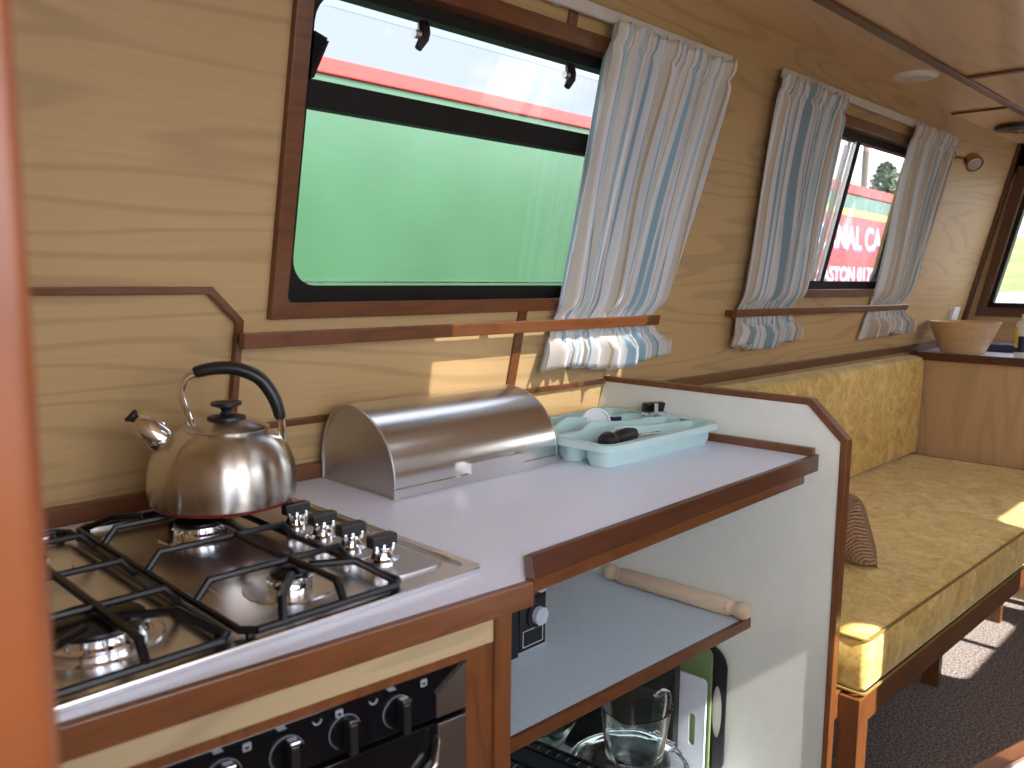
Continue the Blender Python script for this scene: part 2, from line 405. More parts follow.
# windows ---------------------------------------------------------------
def window(n, fn, W, parts=True):
    x0, x1, z0, z1 = W
    t = thing('window_%d' % n, None, None, fn((x0+x1)/2, z0, 0), kind='structure')
    q = 6
    mb = MB(); mb.ring(rrect(x0-.015, x1+.015, z0-.015, z1+.015, .002, q), rrect(x0+.013, x1-.013, z0+.011, z1-.015, .012, q), fn, -.02, .013)
    mb.build('wooden_surround', M['mahogany'], t, bevel=.002)
    mb = MB(); mb.ring(rrect(x0+.002, x1-.002, z0+.002, z1-.002, .01, q), rrect(x0+.034, x1-.030, z0+.038, z1-.036, .045, q), fn, -.045, -.018)
    mb.build('metal_frame', M['black_frame'], t, smooth=True)
    mb = MB(); mb.prism(rrect(x0+.02, x1-.02, z0+.03, z1-.05, .05, q), fn, -.040, -.036); mb.build('glass', M['pane'], t)
    return t
w1 = window(1, WL, W1)
mb = MB(); mb.hexa(WL, W1[0]+.02, W1[1]-.02, 1.508, 1.548, -.046, -.018); mb.build('transom_bar', M['black_frame'], w1, bevel=.003)
mb = MB(); mb.prism([(.712, 1.555), (.735, 1.606), (.712, 1.612)], lambda a, b, c: WL(a, b, c), -.03, -.012)
mb.prism([(.712, 1.545), (.718, 1.548), (.738, 1.602), (.712, 1.606)], WL, -.03, -.012); mb.build('hopper_stay', M['black_frame'], w1)
for cx in (.905, 1.275):
    mb = MB(); p = [WL(cx+.008, 1.662, -.014), WL(cx+.003, 1.647, -.004), WL(cx-.002, 1.634, .004), WL(cx-.012, 1.618, .006)]
    mb.tube(p, [.010, .011, .009, .0065], 8); c_ = mb.build('catch', M['black'], w1, smooth=True)
    mb = MB(); mb.tube([WL(cx-.020, 1.640, .0), WL(cx-.008, 1.640, .0)], [.007, .007], 10); mb.build('catch_pin', M['alu'], c_, smooth=True)
mb = MB(); mb.hexa(WL, W1[0]+.03, W1[1]-.03, 1.2385, 1.2415, -.034, -.028); mb.build('glazing_bead', M['alu'], w1)
w2 = window(2, WL, W2)
mb = MB(); mb.hexa(WL, 2.690, 2.708, 1.235, 1.70, -.034, -.022); mb.build('sliding_stile', M['black_frame'], w2)
mb = MB(); mb.hexa(WL, 2.660, 2.682, 1.235, 1.70, -.052, -.042); mb.build('fixed_stile', M['grey_steel'], w2)
mb = MB(); mb.hexa(WL, 2.6855, 2.6895, 1.24, 1.69, -.040, -.026); mb.build('stile_edge', M['alu'], w2)
window(4, WR, WA); wb = window(5, WR, WB); window(6, WR, WC) 
mb = MB(); mb.hexa(WR, 3.05, 3.08, 1.2, 1.7, -.05, -.02); mb.build('sliding_stile', M['black_frame'], wb)
t = thing('window_7', None, None, ((RL[0]+RL[1])/2, (RL[2]+RL[3])/2, ZC), kind='structure')  # added out of view for light from above
mb = MB(); mb.ring([(RL[0]-.02, RL[2]-.02), (RL[1]+.02, RL[2]-.02), (RL[1]+.02, RL[3]+.02), (RL[0]-.02, RL[3]+.02)], [(RL[0], RL[2]), (RL[1], RL[2]), (RL[1], RL[3]), (RL[0], RL[3])], XY, ZC-.008, ZC+.035)
mb.build('wooden_surround', M['mahogany'], t)
mb = MB(); mb.box(RL[0]-.01, RL[1]+.01, RL[2]-.01, RL[3]+.01, ZC+.036, ZC+.040); mb.build('glass', M['pane_tint'], t)
# window in the forward bulkhead, its outer side raked like the cabin side
t = thing('window_3', None, None, (X1, .8, 1.1), kind='structure')
def trap(i): return [(1.172-i*1.06, 1.093+i), (1.045-i, 1.765-i), (.47+i, 1.765-i), (.47+i, 1.093+i)]
mb = MB(); mb.ring(trap(0), trap(.040), BF, -.03, .014); mb.build('wooden_surround', M['mahogany_dark'], t, bevel=.002)
mb = MB(); mb.ring(trap(.036), trap(.062), BF, -.045, -.004); mb.build('metal_frame', M['black_frame'], t)
mb = MB(); mb.prism(trap(.05), BF, -.035, -.031); mb.build('glass', M['pane'], t)

# ============================================================ OUTSIDE
mb = MB(); mb.box(-30, 60, 1.75, 7.5, .10, .15); tag(mb.build('canal_water', M['water']), kind='structure')
mb = MB(); mb.box(-30, 60, 7.5, 40, .1, .5); tag(mb.build('far_bank', M['grass']), kind='structure')
mb = MB(); mb.box(5.0, 9.7, -30, 1.9, .1, .9); tag(mb.build('far_path', M['path']), kind='structure')
mb = MB(); mb.box(-30, 5.0, -30, -1.3, .1, .45); tag(mb.build('towpath', M['path']), kind='structure')
# grassy bank ahead of the boat
vs = []; fs = []
for i in range(21):
    for j in range(31):
        x = 9.7+i*1.0; y = -12+j*.7
        z = .9 if i == 0 else .95+.03*i if i < 2 else 1.0+.12*(i-1) if i < 11 else 2.2+.02*(i-10)
        vs.append((x, y, z+.03*math.sin(i*1.7+j*2.3)+.02*math.sin(j*1.1)))
for i in range(20):
    for j in range(30): a = i*31+j; fs.append((a, a+31, a+32, a+1))
mb = MB(); mb.add(vs, fs); o = mb.build('bank', M['grass'], smooth=True); o.data.materials.append(M['path'])
for p in o.data.polygons:
    if p.center.x < 11.5: p.material_index = 1
tag(o, kind='structure')

# neighbouring narrowboat
nb = thing('narrowboat', 'long green and red narrowboat moored alongside, seen through the side windows', 'boat', (5, 2.3, .15))
def NB(x, z, o): return (x, 2.3-o, z-.019*max(0, x-3))
mb = MB()
for x0, x1 in ((-5, 3), (3, 16)): mb.hexa(NB, x0, min(x1, 7.9), .62, 1.875, -1.75, 0)
mb.build('cabin', M['boat_green'], nb)
mb = MB()
mb.prism([(-6.5, .12), (8.2, .12), (8.7, .9), (7.9, .66), (-5.4, .66), (-7, .75)], lambda a, b, c: (a, 2.2-c, b), -1.95, 0); mb.build('hull', M['black'], nb)
mb = MB(); mb.hexa(NB, -5, 3, 1.875, 1.925, -.04, .012); mb.hexa(NB, 3, 7.95, 1.86, 1.925, -.04, .012); mb.build('roof_rail', M['boat_red'], nb, bevel=.004)
mb = MB(); mb.hexa(NB, 4.0, 7.9, 1.765, 1.858, 0, .003); mb.build('teal_band', M['boat_teal'], nb)
mb = MB(); mb.hexa(NB, 4.0, 7.9, 1.722, 1.765, 0, .005); mb.hexa(NB, 4.0, 4.04, .9, 1.722, 0, .005); mb.build('coach_line', M['boat_yellow'], nb)
mb = MB(); mb.hexa(NB, 4.04, 7.9, .95, 1.722, 0, .003); sign = mb.build('sign_panel', M['boat_pink'], nb)
def lettering(txt, x, z, cap, width, parent, fn_y, name='lettering', mat='boat_white', dx=0, dz=0, depth=.002, rx=PI/2, slope=0):
    cu = bpy.data.curves.new(name, 'FONT'); cu.body = txt; cu.size = 1; cu.extrude = .5; cu.offset = .012
    ob = bpy.data.objects.new(name, cu); C.objects.link(ob)
    bpy.context.view_layer.update()
    me = bpy.data.meshes.new_from_object(ob.evaluated_get(bpy.context.evaluated_depsgraph_get()))
    bpy.data.objects.remove(ob); bpy.data.curves.remove(cu)
    xs = [v.co.x for v in me.vertices]; ys = [v.co.y for v in me.vertices]
    ax, bx, ay, by = min(xs), max(xs), min(ys), max(ys)
    o0 = ORG[parent.name]
    for v in me.vertices:
        X = x+dx+(v.co.x-ax)/(bx-ax)*width; Z = z+dz+(v.co.y-ay)/(by-ay)*cap-slope*(X-x)
        v.co = Vector((X, fn_y-(v.co.z+.5)*depth, Z))-o0
    me.materials.clear(); me.materials.append(M[mat])
    o = bpy.data.objects.new(name, me); C.objects.link(o); o.parent = parent; ORG[o.name] = o0
    return o
for txt, x, z, cap, wd in (('Y CANAL CA', 4.84, 1.458, .152, 1.22), ('ALVASTON 0178', 4.86, 1.243, .098, 1.12)):
    lettering(txt, x, z, cap, wd, sign, 2.2965, 'letter_shade', 'boat_blue', .014, -.016)
    lettering(txt, x, z, cap, wd, sign, 2.2945)

# pole, trees and wire beyond
def tube_thing(name, pts, r, mat, label, cat, **k):
    mb = MB(); mb.tube(pts, r, 8); return tag(mb.build(name, M[mat], smooth=True, loc=pts[0]), label, cat, **k)
tube_thing('utility_pole', [(13.15, 5.3, .2), (13.19, 5.3, 4.6)], .05, 'bark', 'grey timber pole seen through the far side window beside its black stile', 'pole')
tube_thing('mast', [(13.98, 4.8, .2), (13.98, 4.8, 3.9)], .018, 'bark', 'thin bare mast rising in front of the tree behind the red boat', 'mast')
def wirepts(a, b, sag, n=20): return [Vector(a).lerp(Vector(b), i/n)-Vector((0, 0, sag*4*(i/n)*(1-i/n))) for i in range(n+1)]
tube_thing('overhead_wire', wirepts((-4, 9, 5.05), (26, 9, 5.3), .1), .012, 'black', 'dark overhead wire crossing the sky in the near window, the lower one', 'wire')
tube_thing('overhead_wire', wirepts((-4, 9, 5.50), (26, 9, 5.75), .1), .006, 'black', 'faint thin overhead wire in the near window, just above the dark one', 'wire')
def tree(loc, h, r, label, seed):
    rnd = random.Random(seed); x, y, z = loc
    t = thing('tree', label, 'tree', loc)
    mb = MB(); mb.tube([(x, y, z), (x+.03, y, z+h*.5), (x, y, z+h*.85)], [.07, .05, .02], 8); mb.build('trunk', M['bark'], t, smooth=True)
    mb = MB()
    for i in range(2600):
        a = rnd.uniform(0, 2*PI); u = rnd.random()**.5; zz = rnd.uniform(-1, 1)
        rr = r*u*math.sqrt(max(0, 1-zz*zz))*(1+.25*math.sin(5*a+3*zz))
        c = Vector((x+rr*math.cos(a), y+rr*math.sin(a), z+h*.72+zz*h*.34)); s = rnd.uniform(.03, .06)
        d1 = Vector((rnd.gauss(0, 1), rnd.gauss(0, 1), rnd.gauss(0, 1))).normalized()*s
        d2 = Vector((rnd.gauss(0, 1), rnd.gauss(0, 1), rnd.gauss(0, 1))).normalized()*s*.6
        mb.add([c-d1, c+d2, c+d1, c-d2], [(0, 1, 2, 3)])
    mb.build('foliage', M['leaves'], t)
    return t
tree((14.55, 5.5, .3), 2.75, .30, 'small dark bushy tree behind the neighbouring boat in the far side window', 3)
# ============================================================ CURTAINS
def rail(x0, x1, z, label):
    t = thing('curtain_rail', label, 'curtain rail', WL((x0+x1)/2, z, 0))
    mb = MB(); mb.hexa(WL, x0, x1, z-.011, z+.011, .012, .022); mb.build('track', M['white_paint'], t, bevel=.002)
    n = max(2, round((x1-x0)/.45))
    for i in range(n):
        x = x0+.06+(x1-x0-.12)*i/(n-1)
        mb = MB(); mb.hexa(WL, x-.008, x+.008, z-.008, z+.008, 0, .013); mb.build('bracket', M['white_paint'], t)
rail(.60, 1.80, 1.757, 'white curtain track above the big galley window')
rail(2.05, 3.42, 1.775, 'white curtain track above the far side window')
def batten(x0, x1, z0, z1, h, label):
    t = thing('curtain_batten', label, 'batten', WL((x0+x1)/2, z0, 0))
    mb = MB(); p = []
    for c in (.030, .047):
        for (x, z) in ((x0, z0), (x1, z1), (x1, z1+h), (x0, z0+h)): p.append(WL(x, z, c))
    mb.add(p, [(3, 2, 1, 0), (4, 5, 6, 7), (0, 1, 5, 4), (1, 2, 6, 5), (2, 3, 7, 6), (3, 0, 4, 7)])
    mb.build('bar', M['mahogany'], t, bevel=.002)
    for f in (.02, .5, .98):
        x = x0+(x1-x0)*f; z = z0+(z1-z0)*f
        mb = MB(); mb.hexa(WL, x-.012, x+.012, z+.003, z+h-.003, 0, .031); mb.build('spacer', M['mahogany'], t)
batten(.605, 1.694, 1.139, 1.139, .024, 'long mahogany batten under the big galley window holding the curtain')
batten(2.062, 3.366, 1.147, 1.140, .022, 'mahogany batten under the far side window pinning back two curtains')
def curtain(top, bat, bot, mat, label, seed, nf, amp=.016):
    """cloth sheet: (x0, x1, z) at the rail, at the batten that traps it, and at the hem"""
    rnd = random.Random(seed); nu, nv = 260, 70
    ph = [rnd.uniform(0, 6.28) for _ in range(8)]; vs = []; uv = []
    zb, zt, zh = bat[2], top[2], bot[2]
    for j in range(nv+1):
        f = j/nv; z = zt+(zh-zt)*f
        fb = (zt-zb)/(zt-zh)
        if f <= fb:
            q = f/fb; s = q*q*(3-2*q)*.45+q*.55; x0 = top[0]+(bat[0]-top[0])*s; x1 = top[1]+(bat[1]-top[1])*(q**1.25)
        else:
            q = (f-fb)/(1-fb); s = math.sin(q*PI/2); x0 = bat[0]+(bot[0]-bat[0])*s; x1 = bat[1]+(bot[1]-bat[1])*s
        pinch = math.exp(-((f-fb)/.045)**2); head = math.exp(-(f/.03)**2); neck = math.exp(-((f-.055)/.02)**2)
        A = amp*(1-.72*pinch)*(1-.35*head-.45*neck)*(1+(.5 if f > fb else 0)*math.sin(max(0, f-fb)/(1-fb)*PI/2))
        basey = .034*(1-.62*pinch)+ (.006 if f < .05 else 0)
        if f > fb+.02: basey = .014+.030*min(1, (f-fb)/(1-fb)*1.6)
        for i in range(nu+1):
            u = i/nu
            w_ = u+.022*math.sin(2*PI*1.5*u+ph[0]+.5*f)+.016*math.sin(2*PI*3.3*u+ph[1])
            fold = math.sin(2*PI*nf*w_+ph[2]+.5*math.sin(2.2*f+ph[3]))*.7 + .42*math.sin(2*PI*nf*1.73*w_+ph[4]+.8*f) \
                + .22*math.sin(2*PI*nf*2.9*w_+ph[5]-1.0*f)+ .35*math.sin(2*PI*2.2*w_+ph[6]+.8*f)
            lat = .30*math.sin(2*PI*nf*w_+ph[2]+.9+.5*math.sin(2.2*f+ph[3]))*(x1-x0)/nf*.55*(1-.5*pinch)
            edge = min(1, u*12, (1-u)*12)
            x = x0+(x1-x0)*u+lat*edge
            o = max(.003, basey+A*fold)
            if pinch > .3: o = min(o, .0275)
            zz = z+(.006*fold*(1 if f > .93 else 0))+(.004*math.sin(2*PI*nf*2*u+ph[7]) if f < .02 else 0)
            if f > fb: zz += .010*math.sin(2*PI*1.3*u+ph[6])*(f-fb)/(1-fb)
            vs.append(WL(x, zz, o)); uv.append((u+.004*math.sin(7*f+ph[2]), f))
    fs = [(j*(nu+1)+i, j*(nu+1)+i+1, (j+1)*(nu+1)+i+1, (j+1)*(nu+1)+i) for j in range(nv) for i in range(nu)]
    mb = MB(); mb.add(vs, fs); mb.uv = uv
    o = mb.build('curtain', M[mat], smooth=True, auto=False, loc=WL((top[0]+top[1])/2, zt, 0))
    sm = o.modifiers.new('thickness', 'SOLIDIFY'); sm.thickness = .0012
    return tag(o, label, 'curtain', 'striped cotton curtains on the cabin side')
curtain((1.335, 1.785, 1.745), (1.333, 1.695, 1.150), (1.302, 1.745, 1.048), 'cloth_a', 'large striped blue and white curtain drawn over the right side of the big galley window', 5, 9, .018)
curtain((2.018, 2.39, 1.764), (2.115, 2.455, 1.160), (2.091, 2.45, 1.055), 'cloth_b', 'striped curtain on the near left side of the far window', 11, 8, .020)
curtain((2.974, 3.40, 1.770), (3.080, 3.38, 1.155), (3.051, 3.475, 1.050), 'cloth_b', 'striped curtain on the right of the far window next to the brass spotlight', 17, 8, .019)

# ============================================================ GALLEY WORKTOP AND CABINETS
SHP = Matrix(((1, -.04, 0, .04*.65), (0, 1, 0, 0), (0, 0, 1, 0), (0, 0, 0, 1)))   # the partition stands slightly out of square
ctop = thing('worktop', 'lilac grey laminate worktop with mahogany lipping, stepped back beside the hob', 'worktop', (.9, .95, .86))
mb = MB(); mb.prism([(.082, 1.23)]+[(.082, .690), (.676, .637), (.731, .693), (1.598, .710)]+[(1.576, 1.23)], XY, .870, .900)
mb.build('laminate_top', M['counter'], ctop)
def lip(mb, pts, w, z0, z1):
    for (ax, ay), (bx, by) in zip(pts, pts[1:]):
        d = Vector((bx-ax, by-ay)).normalized(); n = Vector((d.y, -d.x))*w
        mb.prism([(ax, ay), (bx, by), (bx+n.x, by+n.y), (ax+n.x, ay+n.y)], XY, z0, z1)
mb = MB(); lip(mb, [(.081, .6893), (.680, .6362)], .010, .8705, .9005); mb.build('front_lipping', M['mahogany'], ctop, bevel=.0015)
mb = MB(); mb.prism([(.681, .6262), (.7365, .6835), (.7365, .6935), (.731, .693), (.676, .6367)], XY, .8705, .903); lip(mb, [(.7366, .6931), (1.598, .7095)], .010, .8695, .9035); mb.build('recess_lipping', M['mahogany_dark'], ctop, bevel=.0015)
mb = MB(); lip(mb, [(.740, .704), (1.560, .722)], .012, .848, .8695); mb.build('lower_batten', M['mahogany'], ctop, bevel=.001)
mb = MB(T=SHP); mb.box(1.584, 1.598, .706, 1.225, .9, .917); mb.build('side_upstand', M['mahogany'], ctop, bevel=.0015)

# the cooker housing is turned a few degrees, like the worktop's front
FO = Vector((.675, .642, 0)); FU = Vector((-.9947, .1025, 0)); FN = Vector((-.1025, -.9947, 0))
def FR(u, z, o): return tuple(FO+FU*u+FN*o+Vector((0, 0, z)))
cab = thing('cooker_cabinet', 'cooker cabinet with pale beech rail, mahogany posts and plinth under the hob', 'cabinet', (.4, .7, 0))
mb = MB(); mb.hexa(FR, .042, .585, .836, .8695, -.018, 0); mb.build('front_rail', M['panel_front'], cab)
mb = MB(); mb.hexa(FR, .017, .042, .0, .8695, -.03, .004); mb.build('post', M['mahogany_up'], cab, bevel=.002)
mb = MB(); mb.hexa(FR, .042, .080, .0, .836, -.02, -.001); mb.hexa(FR, .080, .585, .826, .836, -.02, .001); mb.build('oven_surround', M['mahogany_up'], cab)
mb = MB(); mb.hexa(FR, .080, .585, .0, .14, -.03, -.015); mb.build('plinth', M['mahogany_up'], cab)
mb = MB(); mb.prism([(.648, .68), (.658, .68), (.658, 1.30), (.648, 1.30)], XY, 0, .869); mb.build('side_panel', M['white_panel'], cab)

# ---- oven
ov = thing('oven', 'built-in black glass and steel oven under the hob', 'oven', FR(.33, .15, -.2))
mb = MB(); mb.hexa(FR, .084, .580, .145, .820, -.45, -.019) ; mb.build('body', M['black'], ov)
mb = MB(); mb.hexa(FR, .082, .580, .770, .8245, -.018, -.002); fas = mb.build('control_panel', M['black_gloss'], ov, bevel=.001)
mb = MB(); mb.prism([(.082, .824), (.121, .7985), (.121, .7705), (.082, .7705)], FR, -.002, .0012); mb.build('steel_corner', M['grey_steel'], fas)
for u in (.170, .232, .294, .356, .418):
    A = Matrix(((1, 0, 0), (0, 0, -1), (0, 1, 0)))
    mb = MB(); c_ = FR(u, .7945, 0)
    ax = FN; 
    mb.tube([Vector(c_)-ax*.002, Vector(c_)+ax*.004], .0165, 28); kb = mb.build('knob', M['black_gloss'], ov, smooth=True)
    mb = MB(); mb.ring([FRp for FRp in arc(u, .7945, .0178, .0178, 0, 360, 28)[:-1]], arc(u, .7945, .0171, .0171, 0, 360, 28)[:-1], FR, -.001, .0002)
    mb.build('dial_marks', M['print'], kb)
    mb = MB(); mb.hexa(FR, u-.0045, u+.0045, .778, .811, .004, .020); mb.build('grip', M['black'], kb, bevel=.002)
    mb = MB(); mb.hexa(FR, u-.006, u+.004, .8108, .8135, .006, .018); mb.build('grip_tip', M['chrome'], kb, bevel=.0008)
for u in (.139, .240, .335):
    mb = MB(); mb.ring(rrect(u-.006, u+.002, .812, .820, .001, 2), rrect(u-.0045, u+.0005, .8135, .8165, .001, 2), FR, -.001, .0004); mb.build('symbol', M['print'], fas)
for u in (.205, .268):
    mb = MB(); mb.ring(arc(u-.006, .817, .005, .005, 180, 360, 10)+arc(u-.006, .817, .0035, .0035, 360, 180, 10), arc(u-.006, .817, .0042, .0042, 180, 360, 10)+arc(u-.006, .817, .0042, .0042, 360, 180, 10), FR, -.001, .0004); mb.build('symbol', M['print'], fas)
mb = MB(); mb.hexa(FR, .082, .580, .150, .764, -.018, 0); dr = mb.build('door', M['black_gloss'], ov, bevel=.001)
mb = MB(); mb.hexa(FR, .082, .1205, .150, .7635, 0, .003); mb.build('steel_column', M['grey_steel'], dr, bevel=.0006)
mb = MB(); mb.hexa(FR, .54, .58, .150, .7635, 0, .003); mb.build('steel_column', M['grey_steel'], dr, bevel=.0006)
up = [(.1255, .757)]+[(.1255+.205*(1-math.cos(math.radians(a_))), .757-.085*math.sin(math.radians(a_))**.8) for a_ in range(15, 91, 15)]
up = up+[(.661-u, z) for u, z in up[:-1][::-1]]
lo = [(u, .640+.02*((u-.33)/.205)**2) for u in (.535, .45, .33, .21, .1255)]
mb = MB(); mb.prism(up+lo, FR, .001, .016); mb.build('handle', M['grey_steel'], dr, bevel=.004, smooth=True)

# ---- hob
hx0, hx1, hy0, hy1 = .088, .663, .692, 1.185
hob = thing('hob', 'four burner stainless steel gas hob with black pan supports', 'hob', (.37, .93, .9))
mb = MB(); mb.ring(rrect(hx0, hx1, hy0, hy1, .012), rrect(hx0+.018, hx1-.012, hy0+.016, hy1-.016, .02), XY, .9, .9075)
mb.prism(rrect(hx0+.017, hx1-.011, hy0+.015, hy1-.015, .02), XY, .9, .9035); mb.build('plate', M['hob_steel'], hob, bevel=.0025)
mb = MB(); mb.prism(rrect(.562, .638, .735, 1.13, .014), XY, .9030, .9065); mb.build('control_panel', M['grey_steel'], hob, bevel=.0015)
for ky in (.795, .860, .925, .992):
    kx = .588
    mb = MB(); mb.lathe([(.0, .9066), (.021, .9066), (.021, .909), (.015, .911), (.0125, .918), (.0125, .924), (0, .924)], (kx, ky, 0), 24); k = mb.build('knob', M['chrome'], hob, smooth=True)
    mb = MB(); mb.box(kx-.0185, kx+.0185, ky-.008, ky+.008, .924, .939); mb.build('grip', M['black'], k, bevel=.002)
    mb = MB()
    for sx in (-.014, -.003, .011): mb.box(kx+sx-.002, kx+sx+.002, ky-.0095, ky-.006, .919, .928)
    mb.build('grip_ribs', M['chrome'], k, bevel=.001)
def burner(x, y, rb, rc, rd):
    mb = MB(); mb.lathe([(rd, .9036), (rd*.97, .9052), (rd*.85, .9046), (rb+.006, .9038), (0, .9038)], (x, y, 0), 48); mb.build('burner_dish', M['hob_steel'], hob, smooth=True)
    mb = MB(); pr = [(0, .904), (rb, .904), (rb, .909), (rb*.93, .912), (rb*.93, .919), (0, .919)]; mb.lathe(pr, (x, y, 0), 40); b = mb.build('burner_crown', M['chrome'], hob, smooth=True)
    mb = MB()
    for i in range(18):
        a = 2*PI*i/18; p = Vector((x+math.cos(a)*rb*.95, y+math.sin(a)*rb*.95, .9145)); 
        mb.tube([p, p+Vector((math.cos(a), math.sin(a), 0))*.003], .0018, 6)
    mb.build('burner_ports', M['grey_steel'], b)
    mb = MB(); mb.lathe([(0, .919), (rc, .919), (rc+.001, .922), (rc, .9245), (rc*.8, .9262), (0, .9268)], (x, y, 0), 40); mb.build('burner_cap', M['enamel'], b, smooth=True)
burner(.465, .800, .024, .021, .052); burner(.262, .810, .047, .045, .062)
burner(.480, 1.055, .034, .032, .055); burner(.262, 1.050, .030, .028, .055)
def grate(x0, x1, y0, y1, cs, label=None):
    ym = (y0+y1)/2; xm = (x0+x1)/2; zl, zh = .914, .934
    root = MB(); r = .0042
    c = .012
    per = [(x0+c, y0), (x1-c, y0), (x1, y0+c), (x1, y1-c), (x1-c, y1), (x0+c, y1), (x0, y1-c), (x0, y0+c), (x0+c, y0)]
    root.tube([(a, b, zl) for a, b in per], r, 8, cap=False)
    for a, b in ((x0+.01, y0+.01), (x1-.01, y0+.01), (x0+.01, y1-.01), (x1-.01, y1-.01)): root.tube([(a, b, .9037), (a, b, zl)], .005, 8)
    g = root.build('pan_support', M['enamel'], hob, smooth=True)
    def bar(*p):
        mb = MB(); mb.tube(p, .0045, 8); mb.build('finger', M['enamel'], g, smooth=True)
    for (bx, by, lo, hi) in ((cs[0][0], cs[0][1], y0, ym), (cs[1][0], cs[1][1], ym, y1)):
        gap = .016
        bar((x0, by+.006, zl), (x0+.016, by+.006, zh), (x1-.016, by+.006, zh), (x1, by+.006, zl))
        if lo == y0:
            bar((bx+.004, y0, zl), (bx+.004, y0+.014, zh), (bx+.002, ym, zh))
            bar((x0+.04, y0, zl), (x0+.045, y0+.010, zh), (bx-.022, by-.040, zh))
        else:
            bar((bx+.004, y1, zl), (bx+.004, y1-.014, zh), (bx+.002, ym, zh))
    bar((x0, ym, zl), (x0+.016, ym, zh), (x1-.016, ym, zh), (x1, ym, zl))
    # raised corner braces seen at the inner edge
    bar((x1-.004, y0+.012, zl), (x1-.030, y0+.05, zh), (x1-.075, y0+.075, zh))
    bar((x0+.004, y1-.012, zl), (x0+.030, y1-.05, zh), (x0+.06, y1-.07, zh))
grate(.358, .548, .700, 1.160, ((.465, .800), (.480, 1.055)))
grate(.112, .346, .700, 1.160, ((.262, .810), (.262, 1.050)))

# ---- kettle
kc = Vector((.522, 1.069, .939)); ku = Vector((.88, -.475, 0)).normalized()
def KP(u, h, w=0): return tuple(kc+ku*(u+.004)+Vector((0, 0, h*.965))+Vector((-ku.y, ku.x, 0))*-w)
ket = thing('kettle', 'round stainless steel whistling kettle with black arched handle on the back burner', 'kettle', kc)
mb = MB(); prof = [(0, .0035), (.090, .0035), (.0965, .007), (.0985, .018), (.0985, .036), (.096, .055), (.0895, .073), (.079, .087), (.066, .097), (.056, .102), (.054, .1025)]
mb.lathe(prof, kc, 72); body = mb.build('body', M['kettle_steel'], ket, smooth=True)
mb = MB(); mb.lathe([(0, 0), (.088, 0), (.0935, .002), (.0945, .0055), (.09, .006), (0, .006)], kc, 60); mb.build('base_ring', M['red'], ket, smooth=True)
mb = MB(); mb.lathe([(.0555, .1005), (.0565, .1035), (.052, .1065), (.036, .1130), (.018, .1165), (0, .1175)], kc+Vector((.006, -.004, 0)), 48); lid = mb.build('lid', M['kettle_steel'], ket, smooth=True)
mb = MB(); mb.lathe([(0, .115), (.026, .1155), (.025, .1190), (.009, .122), (.0065, .127), (.010, .131), (.0205, .1345), (.0205, .1385), (.010, .1355), (0, .1350)], kc+Vector((.006, -.004, 0)), 32); mb.build('lid_knob', M['black'], lid, smooth=True)
def spline(P, n=8):
    P = [Vector(p) for p in P]; out_ = []
    Q = [P[0]*2-P[1]]+P+[P[-1]*2-P[-2]]
    for i in range(1, len(Q)-2):
        for k in range(n):
            t = k/n; a, b, c, d = Q[i-1], Q[i], Q[i+1], Q[i+2]
            out_.append(.5*((2*b)+(c-a)*t+(2*a-5*b+4*c-d)*t*t+(3*b-a-3*c+d)*t**3))
    return out_+[P[-1]]
hp = spline([KP(-.040, .101), KP(-.047, .128), KP(-.054, .155), KP(-.050, .175), KP(-.036, .186), KP(-.008, .192), KP(.020, .190), KP(.048, .176), KP(.066, .148), KP(.074, .120), KP(.076, .100), KP(.0765, .082)], 6)
n_ = len(hp)
mb = MB(); mb.tube(hp, .0050, 12, flat=1.5); hd = mb.build('handle', M['chrome'], ket, smooth=True)
gp = hp[int(n_*.36):int(n_*.84)]
mb = MB(); mb.tube(gp, [.0072]+[.0082+.0014*math.sin(PI*i/(len(gp)-1)) for i in range(1, len(gp)-1)]+[.0066], 14, flat=1.3); mb.build('grip', M['black'], hd, smooth=True)
mb = MB(); mb.tube([KP(-.062, .070), KP(-.075, .086), KP(-.083, .094)], [.020, .0175, .0155], 20); mb.build('spout', M['kettle_steel'], ket, smooth=True)
mb = MB(); mb.tube([KP(-.080, .091), KP(-.084, .0955), KP(-.097, .110), KP(-.106, .119), KP(-.111, .123)], [.0185, .0195, .0175, .0135, .009], 20); wh = mb.build('whistle', M['chrome'], ket, smooth=True)
mb = MB()
for k in range(4): mb.tube([KP(-.079+k*.001, .107+.004*k-.004, -.004), KP(-.094, .117+.003*k-.004, -.004)], .0022, 6)
mb.build('whistle_ribs', M['chrome'], wh, smooth=True)
mb = MB(); mb.tube([KP(-.109, .1215), KP(-.114, .126), KP(-.1165, .1285), KP(-.119, .131)], [.005, .007, .0105, .009], 14); mb.build('whistle_lever', M['black'], wh, smooth=True)

# ---- bread bin
bb = thing('bread_bin', 'brushed steel roll top bread bin on the grey worktop', 'bread bin', (.975, 1.12, .9))
bx0, bx1 = .780, 1.168
pf = [(1.020, .9005), (1.020, .918)]+[(y, z) for y, z in arc(1.150, .926, .130, .112, 180, 90, 14)]+[(y, z) for y, z in arc(1.152, .926, .077, .112, 90, 10, 10)]+[(1.229, .9005)]
mb = MB(); mb.prism(pf, YZ, bx0+.004, bx1-.004); 
vs_ = pf; mb.build('shell', M['steel'], bb, smooth=True)
def inset(P, d, cy=1.125, cz=.94): return [(cy+(y-cy)*(1-d), max(.9005, cz+(z-cz)*(1-d*1.2))) for y, z in P]
for x, s in ((bx0, 1), (bx1, -1)):
    mb = MB(); mb.ring(pf, inset(pf, .055), YZ, x, x+.004*s); mb.prism(inset(pf, .05), YZ, x+.0025*s, x+.004*s); mb.build('end_panel', M['end_steel'], bb, bevel=.0006)
